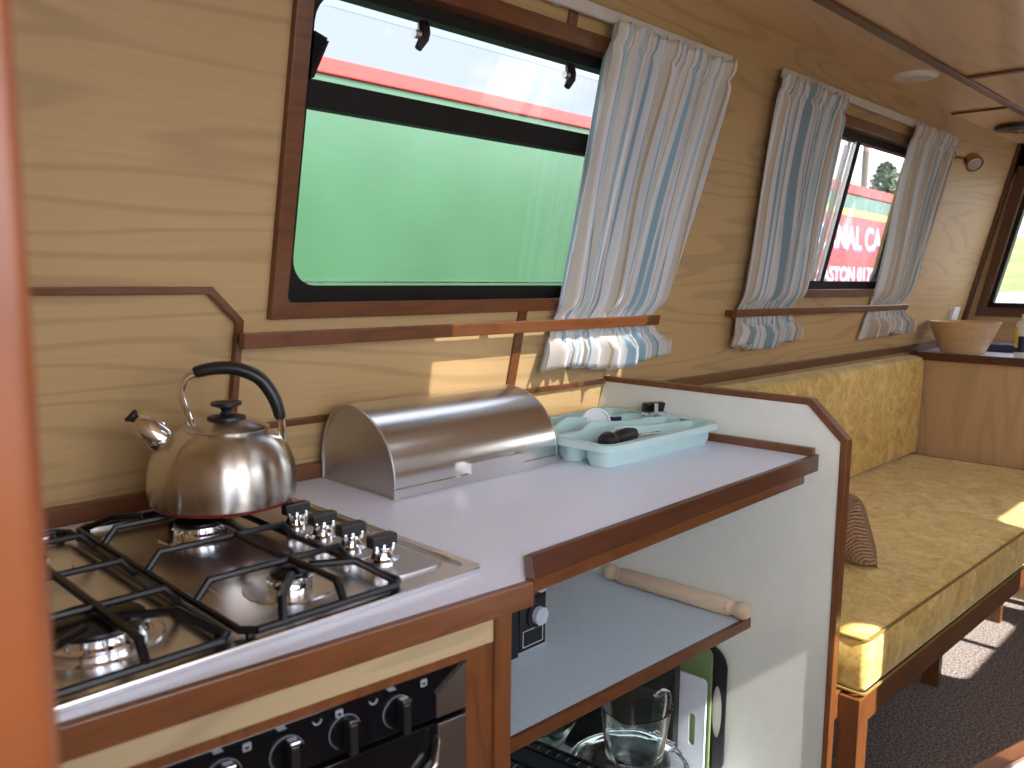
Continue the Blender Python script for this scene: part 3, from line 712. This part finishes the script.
mb = MB(); mb.box(bx0-.002, bx1+.002, 1.016, 1.019, .9005, .917); mb.build('base_strip', M['steel'], bb, bevel=.0008)
hx = (.930, 1.050)
mb = MB()
for q in hx: mb.box(q-.004, q+.004, 1.002, 1.024, .920, .940)
mb.box(hx[0]-.004, hx[1]+.004, 1.000, 1.004, .920, .940); mb.build('handle', M['steel'], bb, bevel=.001)

# ---- cutlery tray
tr = thing('cutlery_tray', 'pale seafoam plastic cutlery tray at the end of the worktop', 'cutlery tray', (1.38, 1.05, .9))
tx0, tx1, ty0, ty1 = 1.186, 1.562, .913, 1.198
def tub(x0, x1, y0, y1, z0, z1, r, th=.003, dr=.006):
    mb = MB(); q = 6
    lay = [(rrect(x0+dr, x1-dr, y0+dr, y1-dr, r-.003, q), z0), (rrect(x0+.001, x1-.001, y0+.001, y1-.001, r, q), z0+.012), (rrect(x0, x1, y0, y1, r, q), z1),
           (rrect(x0+th, x1-th, y0+th, y1-th, r-th, q), z1), (rrect(x0+th+.001, x1-th-.001, y0+th+.001, y1-th-.001, r-th, q), z0+.012), (rrect(x0+dr+th, x1-dr-th, y0+dr+th, y1-dr-th, r-.003-th if r > .01 else .002, q), z0+.004)]
    n = len(lay[0][0]); vs = [(a, b, z) for P_, z in lay for a, b in P_]
    fs = [tuple(range(n))[::-1], tuple(range(5*n, 6*n))]+[(k*n+i, k*n+(i+1) % n, (k+1)*n+(i+1) % n, (k+1)*n+i) for k in range(5) for i in range(n)]
    return mb.add(vs, fs)
ys = [ty0, .986, 1.056, 1.126, ty1]
for a, b in zip(ys, ys[1:]): tub(tx0+.004, tx1-.003, a+.003, b-.003, .9005, .943, .028).build('compartment', M['seafoam'], tr, smooth=True)
mb = MB(); mb.ring(rrect(tx0-.012, tx1+.010, ty0-.012, ty1+.010, .038), rrect(tx0+.004, tx1-.004, ty0+.004, ty1-.004, .026), XY, .9425, .9465)
mb.ring(rrect(tx0-.0125, tx1+.0105, ty0-.0125, ty1+.0105, .038), rrect(tx0-.010, tx1+.008, ty0-.010, ty1+.008, .036), XY, .934, .9424); mb.build('rim', M['seafoam'], tr, smooth=True)
for y in ys[1:-1]:
    P_ = [(tx0+.012, .921)]+[(tx0+.014+.11*math.sin(q*PI/2/8), .921+.038*math.sin(q*PI/2/8)**1.6) for q in range(1, 9)]+[(1.34, .957), (1.40, .949), (1.555, .9405), (1.555, .915), (tx0+.012, .915)]
    mb = MB(); mb.prism(P_, XZ, y-.004, y+.004); mb.build('divider', M['seafoam'], tr, bevel=.0012, smooth=True)
# utensils in the tray
t = thing('masher', 'black round-ended utensil handle lying in the front slot of the cutlery tray', 'utensil', (1.258, .955, 0.915))
mb = MB(); mb.tube([(1.216, .949, 0.943), (1.221, .9495, 0.9435), (1.233, .951, 0.944), (1.248, .952, 0.943), (1.258, .953, 0.942)], [.007, .0155, .0185, .0155, .007], 18); mb.build('handle_end', M['black'], t, smooth=True)
mb = MB(); mb.tube([(1.256, .953, 0.9425), (1.268, .955, 0.944), (1.303, .959, 0.945), (1.328, .962, 0.9425), (1.336, .963, 0.94)], [.009, .0145, .0150, .0135, .005], 18, flat=.95); mb.build('grip', M['black'], t, smooth=True)
mb = MB(); mb.tube([(1.333, .9625, 0.94), (1.498, .970, 0.927)], .0035, 8); mb.build('shaft', M['chrome'], t, smooth=True)
t = thing('pizza_cutter', 'clear frosted plastic disc standing up in the middle of the cutlery tray', 'utensil', (1.385, 1.065, .93))
dc = Vector((1.395, 1.110, .940)); du = Vector((.80, -.6, 0))
PF = lambda a, b, c: tuple(dc+du*a+Vector((0, 0, b))+Vector((.6, .8, 0))*c)
mb = MB(); mb.ring(arc(0, 0, .033, .033, 0, 360, 36)[:-1], arc(0, 0, .0275, .0275, 0, 360, 36)[:-1], PF, -.004, .004); mb.build('guard_rim', M['frost'], t, bevel=.001)
mb = MB(); mb.prism(arc(0, 0, .028, .028, 0, 360, 36)[:-1], PF, .001, .003); mb.build('disc', M['frost'], t)
mb = MB(); mb.tube([PF(.034, .006, .003), (1.45, 1.085, .945)], .005, 10); mb.build('shaft', M['navy'], t, smooth=True)
t = thing('corkscrew', 'black and chrome folding utensil at the back right of the cutlery tray', 'utensil', (1.53, 1.10, .94))
mb = MB(T=Matrix.Translation((1.565, 1.075, .960)) @ Matrix.Rotation(-.35, 4, 'Z') @ Matrix.Rotation(.25, 4, 'X'))
mb.box(-.032, .032, -.007, .007, -.011, .011); mb.build('body', M['black_gloss'], t, bevel=.003)
mb = MB(T=Matrix.Translation((1.555, 1.070, .949)) @ Matrix.Rotation(-.35, 4, 'Z')); mb.box(-.028, .028, -.011, .009, -.005, .003); mb.box(-.006, .004, -.012, -.006, -.004, .022); mb.build('lever', M['chrome'], t, bevel=.0015)
# ============================================================ SHELF UNIT AND PARTITION
pt = thing('partition', 'low white half-height partition with mahogany lipping between galley and sofa', 'partition', (1.61, .95, 0))
out_p = [(.654, 0), (.654, .936), (.726, 1.006), (1.228, 1.008), (1.243, .96), (1.44, 0.04), (1.44, 0)]
mb = MB(T=SHP); mb.prism(out_p, YZ, 1.600, 1.618); mb.build('board', M['white_panel'], pt)
mb = MB(); ip = [(.658, 0), (.658, .933), (.727, 1.001), (1.232, 1.004)]; op = [(.646, 0), (.644, .9395), (.7205, 1.014), (1.230, 1.016)]
mb.T = SHP; mb.prism(op+ip[::-1], YZ, 1.597, 1.621); mb.build('lipping', M['mahogany_up'], pt, bevel=.0015)
sh = thing('shelf', 'grey blue upper shelf with mahogany edge under the worktop, holding the rolling pin', 'shelf', (1.2, 1.1, .48))
mb = MB(); mb.prism([(.662, .877), (1.598, .838), (1.576, 1.30), (.662, 1.30)], XY, .504, .522); mb.build('board', M['shelf'], sh)
mb = MB(); lip(mb, [(.662, .8765), (1.598, .8375)], .010, .500, .5225); mb.build('lipping', M['mahogany'], sh, bevel=.001)
mb = MB(); mb.prism([(.662, .82), (1.598, .82), (1.575, 1.40), (.662, 1.40)], XY, .055, .075); tag(mb.build('shelf', M['shelf'], loc=(1.1, 1.1, .06)), 'bottom shelf of the galley cupboard holding the glassware', 'shelf')

# microwave
mw = thing('microwave', 'black and silver microwave at the left end of the upper shelf', 'microwave', (.97, 1.2, .5))
mb = MB(); mb.box(.70, 1.167, 1.048, 1.270, .532, .760); mb.build('case', M['grey_steel'], mw, bevel=.003)
mb = MB(); mb.box(.70, 1.167, 1.041, 1.049, .526, .762); mb.build('front_frame', M['alu'], mw, bevel=.001)
mb = MB(); mb.box(.71, 1.083, 1.036, 1.043, .532, .754); mb.build('door', M['black_gloss'], mw, bevel=.002)
mb = MB(); mb.box(1.087, 1.161, 1.038, 1.043, .538, .754); cp = mb.build('control_panel', M['black_gloss'], mw, bevel=.001)
for z in (.602, .668):
    mb = MB(); mb.tube([(1.132, 1.040, z), (1.132, 1.035, z)], .024, 32); mb.build('dial_ring', M['black'], cp, smooth=True)
    mb = MB(); mb.tube([(1.136, 1.036, z), (1.136, 1.024, z)], .0175, 32); mb.build('dial', M['led'], mw, smooth=True)
mb = MB(); mb.ring(rrect(1.096, 1.153, .545, .578, .001, 2), rrect(1.0975, 1.1515, .5465, .5765, .001, 2), XZ, 1.0372, 1.0382); mb.build('button_outline', M['led'], cp)
for sx in (.75, 1.13):
    for sy in (1.07, 1.25):
        mb = MB(); mb.lathe([(0, .5005), (.012, .5005), (.012, .511), (0, .511)], (sx, sy, .022), 16); mb.build('foot', M['black'], mw)

# rolling pin along the partition
rp = thing('rolling_pin', 'pale wooden rolling pin lying on the upper shelf against the white partition', 'rolling pin', (1.57, 1.05, .5))
A = Matrix(((1, 0, 0), (0, 0, 1), (0, -1, 0)))
rc = .0190
def pin(prof): 
    m_ = MB(T=SHP); m_.lathe([(r, y) for r, y in prof], (1.5785, -.055, .522+rc+.0005), 32, A=A); return m_
pin([(0, .925), (rc-.002, .925), (rc, .928), (rc, 1.200), (rc-.002, 1.203), (0, 1.203)]).build('roller', M['beech_pin'], rp, smooth=True)
for s, y0 in ((-1, .926), (1, 1.202)):
    pin([(0, y0), (.017, y0), (.0185, y0+s*.004), (.014, y0+s*.013), (.0135, y0+s*.017), (.0188, y0+s*.030), (.0182, y0+s*.040), (.013, y0+s*.048), (0, y0+s*.050)]).build('handle', M['beech_pin'], rp, smooth=True)

# things in the bottom of the cupboard ------------------------------------
# trays and boards standing on edge against the partition
def YZr(y0, y1, z0, z1, r): return rrect(y0, y1, z0, z1, r, 8)
ta = thing('melamine_tray', 'black round-cornered tray with oval hand hole, leaning on the white partition', 'tray', (1.59, 1.1, .08))
mb = MB(); hole = [(.893+.0125*math.cos(a*2*PI/36), .285+.062*math.sin(a*2*PI/36)) for a in range(36)]
n36 = 36
op = YZr(.872, 1.28, .125, .440, .05)
op36 = [op[round(i*(len(op)-1)/35)] for i in range(36)]
k0 = min(range(36), key=lambda i: abs(math.atan2(op36[i][1]-.285, op36[i][0]-.893)))
op36 = op36[k0:]+op36[:k0]
mb.T = SHP; mb.ring(op36, hole, YZ, 1.588, 1.5925); mb.build('plate', M['black'], ta)
tb = thing('chopping_board', 'green plastic chopping board standing between the tray and the milky board', 'chopping board', (1.58, 1.1, .08))
mb = MB(); mb.T = SHP; mb.prism(YZr(.902, 1.25, .0755, .432, .018), YZ, 1.577, 1.583); mb.build('board', M['board_green'], tb, bevel=.0015)
tb = thing('chopping_board', 'milky translucent chopping board with a long hand slot, standing on edge', 'chopping board', (1.57, 1.1, .08))
op = YZr(.908, 1.20, .0755, .362, .012); op36 = [op[round(i*(len(op)-1)/35)] for i in range(36)]
cx_, cz_ = .940, .235
hole = rrect(cx_-.008, cx_+.008, cz_-.038, cz_+.038, .0075, 8); hole = [hole[round(i*(len(hole)-1)/35)] for i in range(36)]
def rot0(P_, c):
    k = min(range(36), key=lambda i: abs(math.atan2(P_[i][1]-c[1], P_[i][0]-c[0]))); return P_[k:]+P_[:k]
mb = MB(); mb.T = SHP; mb.ring(rot0(op36, (cx_, cz_)), rot0(hole, (cx_, cz_)), YZ, 1.566, 1.572); mb.build('board', M['board_white'], tb)
tc_ = thing('baking_tray', 'black baking tray standing on edge behind the glass jug', 'baking tray', (1.54, 1.15, .08))
mb = MB(); mb.T = SHP; mb.prism(YZr(.972, 1.29, .0755, .440, .02), YZ, 1.548, 1.552); bt = mb.build('base', M['black'], tc_)
mb = MB(); mb.T = SHP; mb.ring(YZr(.965, 1.292, .0755, .448, .024), YZr(.978, 1.279, .088, .435, .018), YZ, 1.530, 1.553); mb.build('rim', M['black'], tc_, bevel=.003)

# stacked glass casserole with the measuring jug on its lid
cx, cy = 1.325, .945
cs_ = thing('casserole_dish', 'round clear glass casserole dish with lid under the measuring jug', 'dish', (cx, cy, .075))
mb = MB(); mb.lathe([(0, .0755), (.080, .0755), (.100, .085), (.110, .115), (.116, .225), (.124, .235), (.124, .240), (.113, .240), (.111, .228), (.105, .118), (.096, .091), (.080, .082), (0, .082)], (cx, cy, 0), 64); mb.build('bowl', M['glass'], cs_, smooth=True)
mb = MB(); mb.lathe([(0, .272), (.05, .271), (.085, .262), (.112, .244), (.128, .242), (.128, .247), (.114, .250), (.086, .268), (.05, .2765), (0, .277)], (cx, cy, 0), 64); mb.build('lid', M['glass'], cs_, smooth=True)
for s in (-1, 1):
    mb = MB(); mb.tube([(cx+s*.118, cy-.03, .238), (cx+s*.140, cy-.02, .240), (cx+s*.140, cy+.02, .240), (cx+s*.118, cy+.03, .238)], .005, 10); mb.build('handle', M['glass'], cs_, smooth=True)
jx, jy, jz = 1.322, .932, .2775
jg = thing('measuring_jug', 'clear glass measuring jug with red scale standing on the casserole lid', 'jug', (jx, jy, jz))
vs = []; fs = []; n = 64
prof = [(0, 0, 0), (.050, 0, 0), (.056, .004, 0), (.0585, .03, 0), (.064, .085, .15), (.068, .120, .8), (.0715, .132, 1), (.0700, .134, 1), (.0655, .120, .8), (.0605, .085, .15), (.0545, .03, 0), (.050, .009, 0), (0, .009, 0)]
sa = math.radians(205)
prof = [(r*1.06, z*.84, k) for r, z, k in prof]
for i in range(n):
    a = 2*PI*i/n; d = (a-sa+PI) % (2*PI)-PI; sp_ = .022*math.exp(-(d/.28)**2)
    for r, z, k in prof:
        rr = r+sp_*k; vs.append((jx+rr*math.cos(a), jy+rr*math.sin(a), jz+z+.006*k*math.exp(-(d/.28)**2)))
k_ = len(prof)
for i in range(n):
    j = (i+1) % n
    for q in range(k_-1): fs.append((i*k_+q, j*k_+q, j*k_+q+1, i*k_+q+1))
mb = MB(); mb.add(vs, fs); jb = mb.build('body', M['glass'], jg, smooth=True)
ha = math.radians(-5); hd_ = Vector((math.cos(ha), math.sin(ha), 0)); jc = Vector((jx, jy, jz))
mb = MB(); mb.tube(spline([jc+hd_*.066+Vector((0, 0, .104)), jc+hd_*.095+Vector((0, 0, .106)), jc+hd_*.106+Vector((0, 0, .088)), jc+hd_*.105+Vector((0, 0, .052)), jc+hd_*.098+Vector((0, 0, .033))], 5), .0065, 12); mb.build('handle', M['glass'], jg, smooth=True)
mb = MB()
for k in range(7):
    for q in range(4):
        a0 = math.radians(-75+q*2.6*(2.2 if k % 2 else 1.3)); z = .030+k*.010; r = .0630+.0055*max(0, (z-.03)/.055)+.0004
        a1 = a0+math.radians(4)
        p = [(jx+r*math.cos(a_), jy+r*math.sin(a_), jz+z+dz) for a_ in (a0, a1) for dz in (0, .0022)]
        mb.add(p, [(0, 2, 3, 1)])
    a0 = math.radians(-52); r = .0630+.0055*max(0, (.035+k*.011-.03)/.055)+.0004
    for q in range(8):
        a_ = a0+q*math.radians(5); b_ = a_+math.radians(3.5 if k % 3 == 0 else 2)
        p = [(jx+r*math.cos(t_), jy+r*math.sin(t_), jz+.035+k*.011+dz) for t_ in (a_, b_) for dz in (0, .003)]
        mb.add(p, [(0, 2, 3, 1)])
mb.build('printed_scale', M['redprint'], jb)

# toaster-like black grill in front, green dish and steel bowl behind
to = thing('toaster', 'black two-slot toaster with rounded top at the front of the cupboard', 'toaster', (1.08, .96, .075))
TT = Matrix.Translation((1.072, .925, .235)) @ Matrix.Rotation(math.radians(-82), 4, 'Z')
pr = [(-.085, -.155), (-.088, .06)]+arc(-.040, .075, .048, .048, 180, 100, 6)+arc(.040, .075, .048, .048, 80, 0, 6)+[(.088, .06), (.085, -.155)]
mb = MB(T=TT); mb.prism(pr, lambda a, b, c: (c, a, b), -.13, .13); mb.build('body', M['black'], to, bevel=.012, smooth=True)
for s in (-1, 1):
    mb = MB(T=TT); mb.ring(rrect(-.10, .10, s*.038-.016, s*.038+.016, .006), rrect(-.094, .094, s*.038-.010, s*.038+.010, .005), XY, .1195, .1265); rm = mb.build('slot_rim', M['black_gloss'], to, bevel=.001)
    mb = MB(T=TT)
    for k in range(9): mb.box(-.09+k*.022, -.088+k*.022, s*.038-.010, s*.038+.010, .1195, .1235)
    mb.build('slot_wires', M['chrome'], rm)
gd = thing('baking_dish', 'pale green glass baking dish nested at the back left of the cupboard', 'dish', (1.2, 1.19, .075))
gx, gy = 1.232, 1.180
mb = MB(); mb.lathe([(0, .25), (.09, .25), (.11, .262), (.138, .318), (.140, .324), (.135, .324), (.106, .268), (.088, .256), (0, .256)], (gx, gy, 0), 56); mb.build('dish', M['green_glass'], gd, smooth=True)
sp2 = thing('mixing_bowl', 'steel mixing bowl resting inside the pale green dish', 'bowl', (gx, gy, .258))
mb = MB(); mb.lathe([(0, .258), (.06, .260), (.09, .285), (.112, .345), (.118, .372), (.114, .373), (.108, .345), (.086, .29), (.058, .265), (0, .263)], (gx, gy, 0), 56); mb.build('bowl', M['chrome'], sp2, smooth=True)
st_ = thing('saucepan', 'steel saucepan standing under the pale green dish at the back', 'saucepan', (gx, gy, .075))
mb = MB(); mb.lathe([(0, .0755), (.088, .0755), (.092, .08), (.092, .246), (.095, .2485), (.09, .2485), (.088, .083), (0, .081)], (gx, gy, 0), 48); mb.build('pan', M['steel'], st_, smooth=True)

# ============================================================ SALOON
sf = thing('sofa', 'long gold velvet bench sofa with mahogany frame along the cabin side', 'sofa', (2.65, .9, 0))
sx0, sx1 = 1.640, 3.660
def cushion(x0, x1, y0, y1, z0, z1, r, bulge=.012, nx=40, ny=16, taper=0):
    """padded slab with soft rounded edges and a slightly crowned top"""
    mb = MB(); pts = rrect(x0, x1, y0, y1, r, 6); n = len(pts); cx, cy = (x0+x1)/2, (y0+y1)/2
    lay = []
    e = .022
    for ins, z in ((e, z0), (.006, z0+.006), (0, z0+.02), (0, z1-.018), (.004, z1-.006), (.014, z1)):
        lay.append([(min(max(a, x0+ins), x1-ins) if False else cx+(a-cx)*(1-ins*2/(x1-x0)), cy+(b-cy)*(1-ins*2/(y1-y0)), z) for a, b in pts])
    for s in (.9, .7, .4, .1): lay.append([(cx+(a-cx)*(s*.2+.8)*(1 if s > 0 else 1), cy+(b-cy)*s, z1+bulge*(1-s*s)) for a, b in pts])
    vs = [p for l in lay for p in l]
    fs = [tuple(range(n))[::-1]]+[(k*n+i, k*n+(i+1) % n, (k+1)*n+(i+1) % n, (k+1)*n+i) for k in range(len(lay)-1) for i in range(n)]+[tuple(range((len(lay)-1)*n, len(lay)*n))]
    return mb.add(vs, fs)
sy = lambda x: .600-.030*(x-1.68)
SK = Matrix(((1, 0, 0, 0), (-.028, 1, 0, .028*1.66), (0, 0, 1, 0), (0, 0, 0, 1)))
q_ = cushion(1.650, 3.648, .600, 1.262, .405, .528, .013, .006); q_.v = [tuple(SK @ Vector(p)) for p in q_.v]; q_.build('seat_cushion', M['velvet'], sf, smooth=True, auto=False)
mb = MB(T=SK); P_ = rrect(1.650, 3.648, .600, 1.262, .013, 6)
mb.tube([(a, b, .5245) for a, b in P_]+[(P_[0][0], P_[0][1], .5245)], .0035, 6, cap=False); mb.tube([(a, b, .409) for a, b in P_]+[(P_[0][0], P_[0][1], .409)], .0035, 6, cap=False)
mb.build('piping', M['piping'], sf, smooth=True)
mb = MB(); pb = rrect(1.13, 1.245, .53, .955, .014, 5)
pb = [(1.180, .537), (1.176, .60), (1.172, .915), (1.180, .934), (1.20, .940), (1.236, .945), (1.246, .938), (1.30, .66), (1.32, .537)]
mb.prism(pb, YZ, 1.650, 3.648); mb.build('back_cushion', M['velvet'], sf, bevel=.008, smooth=True)
mb = MB(T=SK); mb.box(1.690, 3.645, .607, .632, .335, .404); mb.build('front_rail', M['mahogany'], sf, bevel=.002)
mb = MB(); mb.box(1.628, 1.650, .648, 1.18, .345, .404); mb.build('side_rail', M['mahogany'], sf, bevel=.002)
mb = MB(); mb.box(1.655, 3.645, .648, 1.30, .388, .404); mb.build('seat_board', M['panel'], sf)
for lx, ly in ((1.640, .607), (3.60, .607)):
    mb = MB(); mb.box(lx, lx+.050, ly-.004, ly+.040, 0, .399); mb.build('leg', M['mahogany_up'], sf, bevel=.002)
for lx in (2.665, 3.35):
    mb = MB(); mb.box(lx, lx+.03, .750, .80, 0, .388); mb.build('leg', M['mahogany_up'], sf, bevel=.002)
mb = MB(); mb.box(1.66, 3.64, 1.18, 1.195, 0, .388); mb.build('back_board', M['mahogany_dark'], sf)

# knitted cushion leaning on the partition
mb = MB(); pcx, pcy, pcz = 2.085, .880, .625
TP = Matrix.Translation((pcx-.01, pcy, pcz+.005)) @ Matrix.Rotation(math.radians(-20), 4, 'Z') @ Matrix.Rotation(math.radians(-24), 4, 'Y')
vs = []; fs = []; N_ = 24
for s in (1, -1):
    for i in range(N_+1):
        for j in range(N_+1):
            a = i/N_*2-1; b = j/N_*2-1
            th = .055*((1-a**4)*(1-b**4))**.6
            vs.append((s*th, a*.130*(1-.06*(1-b*b)*0+.04*(abs(a*b))), b*.098*(1+.04*abs(a*b))))
m1 = (N_+1)**2
for s in range(2):
    for i in range(N_):
        for j in range(N_):
            a = s*m1+i*(N_+1)+j; f = (a, a+1, a+N_+2, a+N_+1); fs.append(f if s == 0 else f[::-1])
mb = MB(T=TP); mb.add(vs, fs)
tag(mb.build('cushion', M['knit'], smooth=True, auto=False, loc=(pcx, pcy, pcz)), 'small brown knitted cushion behind the white partition on the gold sofa', 'cushion')

# sideboard at the forward end
sb_ = thing('sideboard', 'pale plywood sideboard with white top and mahogany edge at the far end', 'sideboard', (3.95, .8, 0))
mb = MB(); mb.box(3.672, 3.690, .42, 1.26, 0, .928); mb.box(3.69, 4.295, .42, .438, 0, .928); mb.build('panel', M['panel_vert'], sb_)
mb = MB(); mb.prism([(3.670, .41), (4.295, .41), (4.295, 1.225), (3.670, 1.225)], XY, .928, .955); mb.build('top', M['counter'], sb_)
mb = MB(); mb.box(3.652, 3.670, .40, 1.222, .925, .958); mb.build('lipping', M['mahogany_dark'], sb_, bevel=.002)
ZT = .955
bw = thing('bowl', 'wide conical pale wooden bowl on the sideboard top', 'bowl', (3.79, 1.04, ZT))
mb = MB(); mb.lathe([(0, 0), (.080, 0), (.083, .003), (.100, .040), (.134, .126), (.136, .130), (.131, .130), (.096, .045), (.075, .010), (0, .010)], (3.80, 1.075, ZT+.0005), 64); mb.build('body', M['bowl_wood'], bw, smooth=True)
mt = thing('book', 'dark navy checked booklet lying beside the wooden bowl', 'book', (4.0, .9, ZT))
TB = Matrix.Translation((4.02, .93, ZT+.0005)) @ Matrix.Rotation(.06, 4, 'Z')
mb = MB(T=TB); mb.box(-.07, .12, -.11, .11, 0, .032); mb.build('cover', M['navy'], mt, bevel=.002)
mb = MB(T=TB)
for k in (-.06, 0, .05): mb.box(-.06, .11, k-.001, k+.001, .0318, .0328)
mb.build('check_lines', M['led'], mt)
tu = thing('bottle', 'white plastic bottle with yellow and navy label at the edge of the sideboard', 'bottle', (3.72, .815, ZT))
mb = MB(); mb.lathe([(0, 0), (.030, 0), (.032, .003), (.032, .125), (.028, .138), (.014, .146), (.014, .170), (0, .170)], (3.735, .838, ZT+.0005), 40); mb.build('body', M['white'], tu, smooth=True)
def patch(name, a0, a1, z0, z1, mat, r=.0323):
    vs = []; 
    for i in range(9):
        a = math.radians(a0+(a1-a0)*i/8); vs += [(3.735+r*math.cos(a), .838+r*math.sin(a), ZT+z0), (3.735+r*math.cos(a), .838+r*math.sin(a), ZT+z1)]
    m_ = MB(); m_.add(vs, [(2*i, 2*i+2, 2*i+3, 2*i+1) for i in range(8)]); m_.build(name, M[mat], tu, smooth=True)
patch('label_band', 100, 150, .040, .120, 'yellow'); patch('label_block', 105, 225, .022, .040, 'navy'); patch('label_block', 153, 225, .040, .085, 'navy')
# small white socket on the wall above the sideboard
sk = thing('socket', 'small white socket on the cabin side above the wooden bowl', 'socket', WL(4.09, 1.08, 0))
mb = MB(); mb.hexa(WL, 4.045, 4.125, 1.03, 1.135, 0, .020); mb.build('plate', M['white'], sk, bevel=.003)
mb = MB(); mb.hexa(WL, 4.06, 4.11, 1.06, 1.10, .020, .023); mb.build('rocker', M['white'], sk, bevel=.001)

# brass spotlight by the curtain
sl = thing('spotlight', 'copper coloured wall spotlight beside the far curtain', 'lamp', WL(3.47, 1.72, 0))
b0 = Vector(WL(3.47, 1.722, 0)); nrm = Vector((0, -1, -.22)).normalized()
mb = MB(); mb.tube([b0, b0+nrm*.012], .024, 24); mb.build('wall_mount', M['brass'], sl, smooth=True)
hc = b0+nrm*.075+Vector((.01, 0, -.004))
mb = MB(); mb.tube([b0+nrm*.01, b0+nrm*.04, hc], .006, 10); mb.build('arm', M['brass'], sl, smooth=True)
aim = Vector((-.55, -.55, -.62)).normalized()
mb = MB(); mb.tube([hc-aim*.026, hc-aim*.018, hc-aim*.004, hc+aim*.020, hc+aim*.028], [.010, .022, .030, .031, .032], 28); hd2 = mb.build('head', M['brass'], sl, smooth=True)
mb = MB(); mb.tube([hc+aim*.0275, hc+aim*.030], [.025, .022], 24); mb.build('lens', M['alu'], sl, smooth=True)

# ceiling fittings
cl = thing('ceiling_light', 'flat white round ceiling light above the far window', 'ceiling light', (2.665, .935, ZC))
mb = MB(); mb.lathe([(0, -.012), (.054, -.012), (.060, -.009), (.062, -.001), (0, -.001)], (2.665, .938, ZC), 48); mb.build('rim', M['white'], cl, smooth=True)
mb = MB(); mb.lathe([(0, -.0135), (.043, -.0135), (.045, -.0118), (0, -.0118)], (2.665, .938, ZC), 40); mb.build('diffuser', M['lamp_white'], cl, smooth=True)
cv = thing('ceiling_vent', 'dark round ceiling vent at the far end of the cabin', 'vent', (3.75, .93, ZC))
mb = MB(); mb.lathe([(0, -.022), (.05, -.022), (.085, -.016), (.092, -.006), (.080, -.001), (0, -.001)], (3.78, .925, ZC), 48); mb.build('cowl', M['black'], cv, smooth=True)
mb = MB(); mb.lathe([(0, -.028), (.022, -.027), (.024, -.021), (0, -.021)], (3.78, .925, ZC), 24); mb.build('knob', M['chrome'], cv, smooth=True)

# table corner low on the right
tb2 = thing('side_table', 'corner of a small table with mahogany edging and pale blue top', 'table', (1.2, .0, 0))
TD = Matrix.Translation((1.05, .2235, .70)) @ Matrix.Rotation(math.radians(-14.5), 4, 'Z')
mb = MB(T=TD); mb.box(-.22, .42, -.42, -.020, -.022, 0); mb.build('top', M['shelf'], tb2)
mb = MB(T=TD); mb.box(-.24, .44, -.020, -.0, -.026, .006); mb.box(-.24, .44, -.44, -.42, -.026, .006); mb.box(-.24, -.22, -.42, -.02, -.026, .006); mb.box(.42, .44, -.42, -.02, -.026, .006); mb.build('edging', M['mahogany'], tb2, bevel=.002)
for a in (-.17, .37):
    for b in (-.39, -.06):
        mb = MB(T=TD); mb.box(a-.018, a+.018, b-.018, b+.018, -.70, -.026); mb.build('leg', M['mahogany_up'], tb2, bevel=.002)
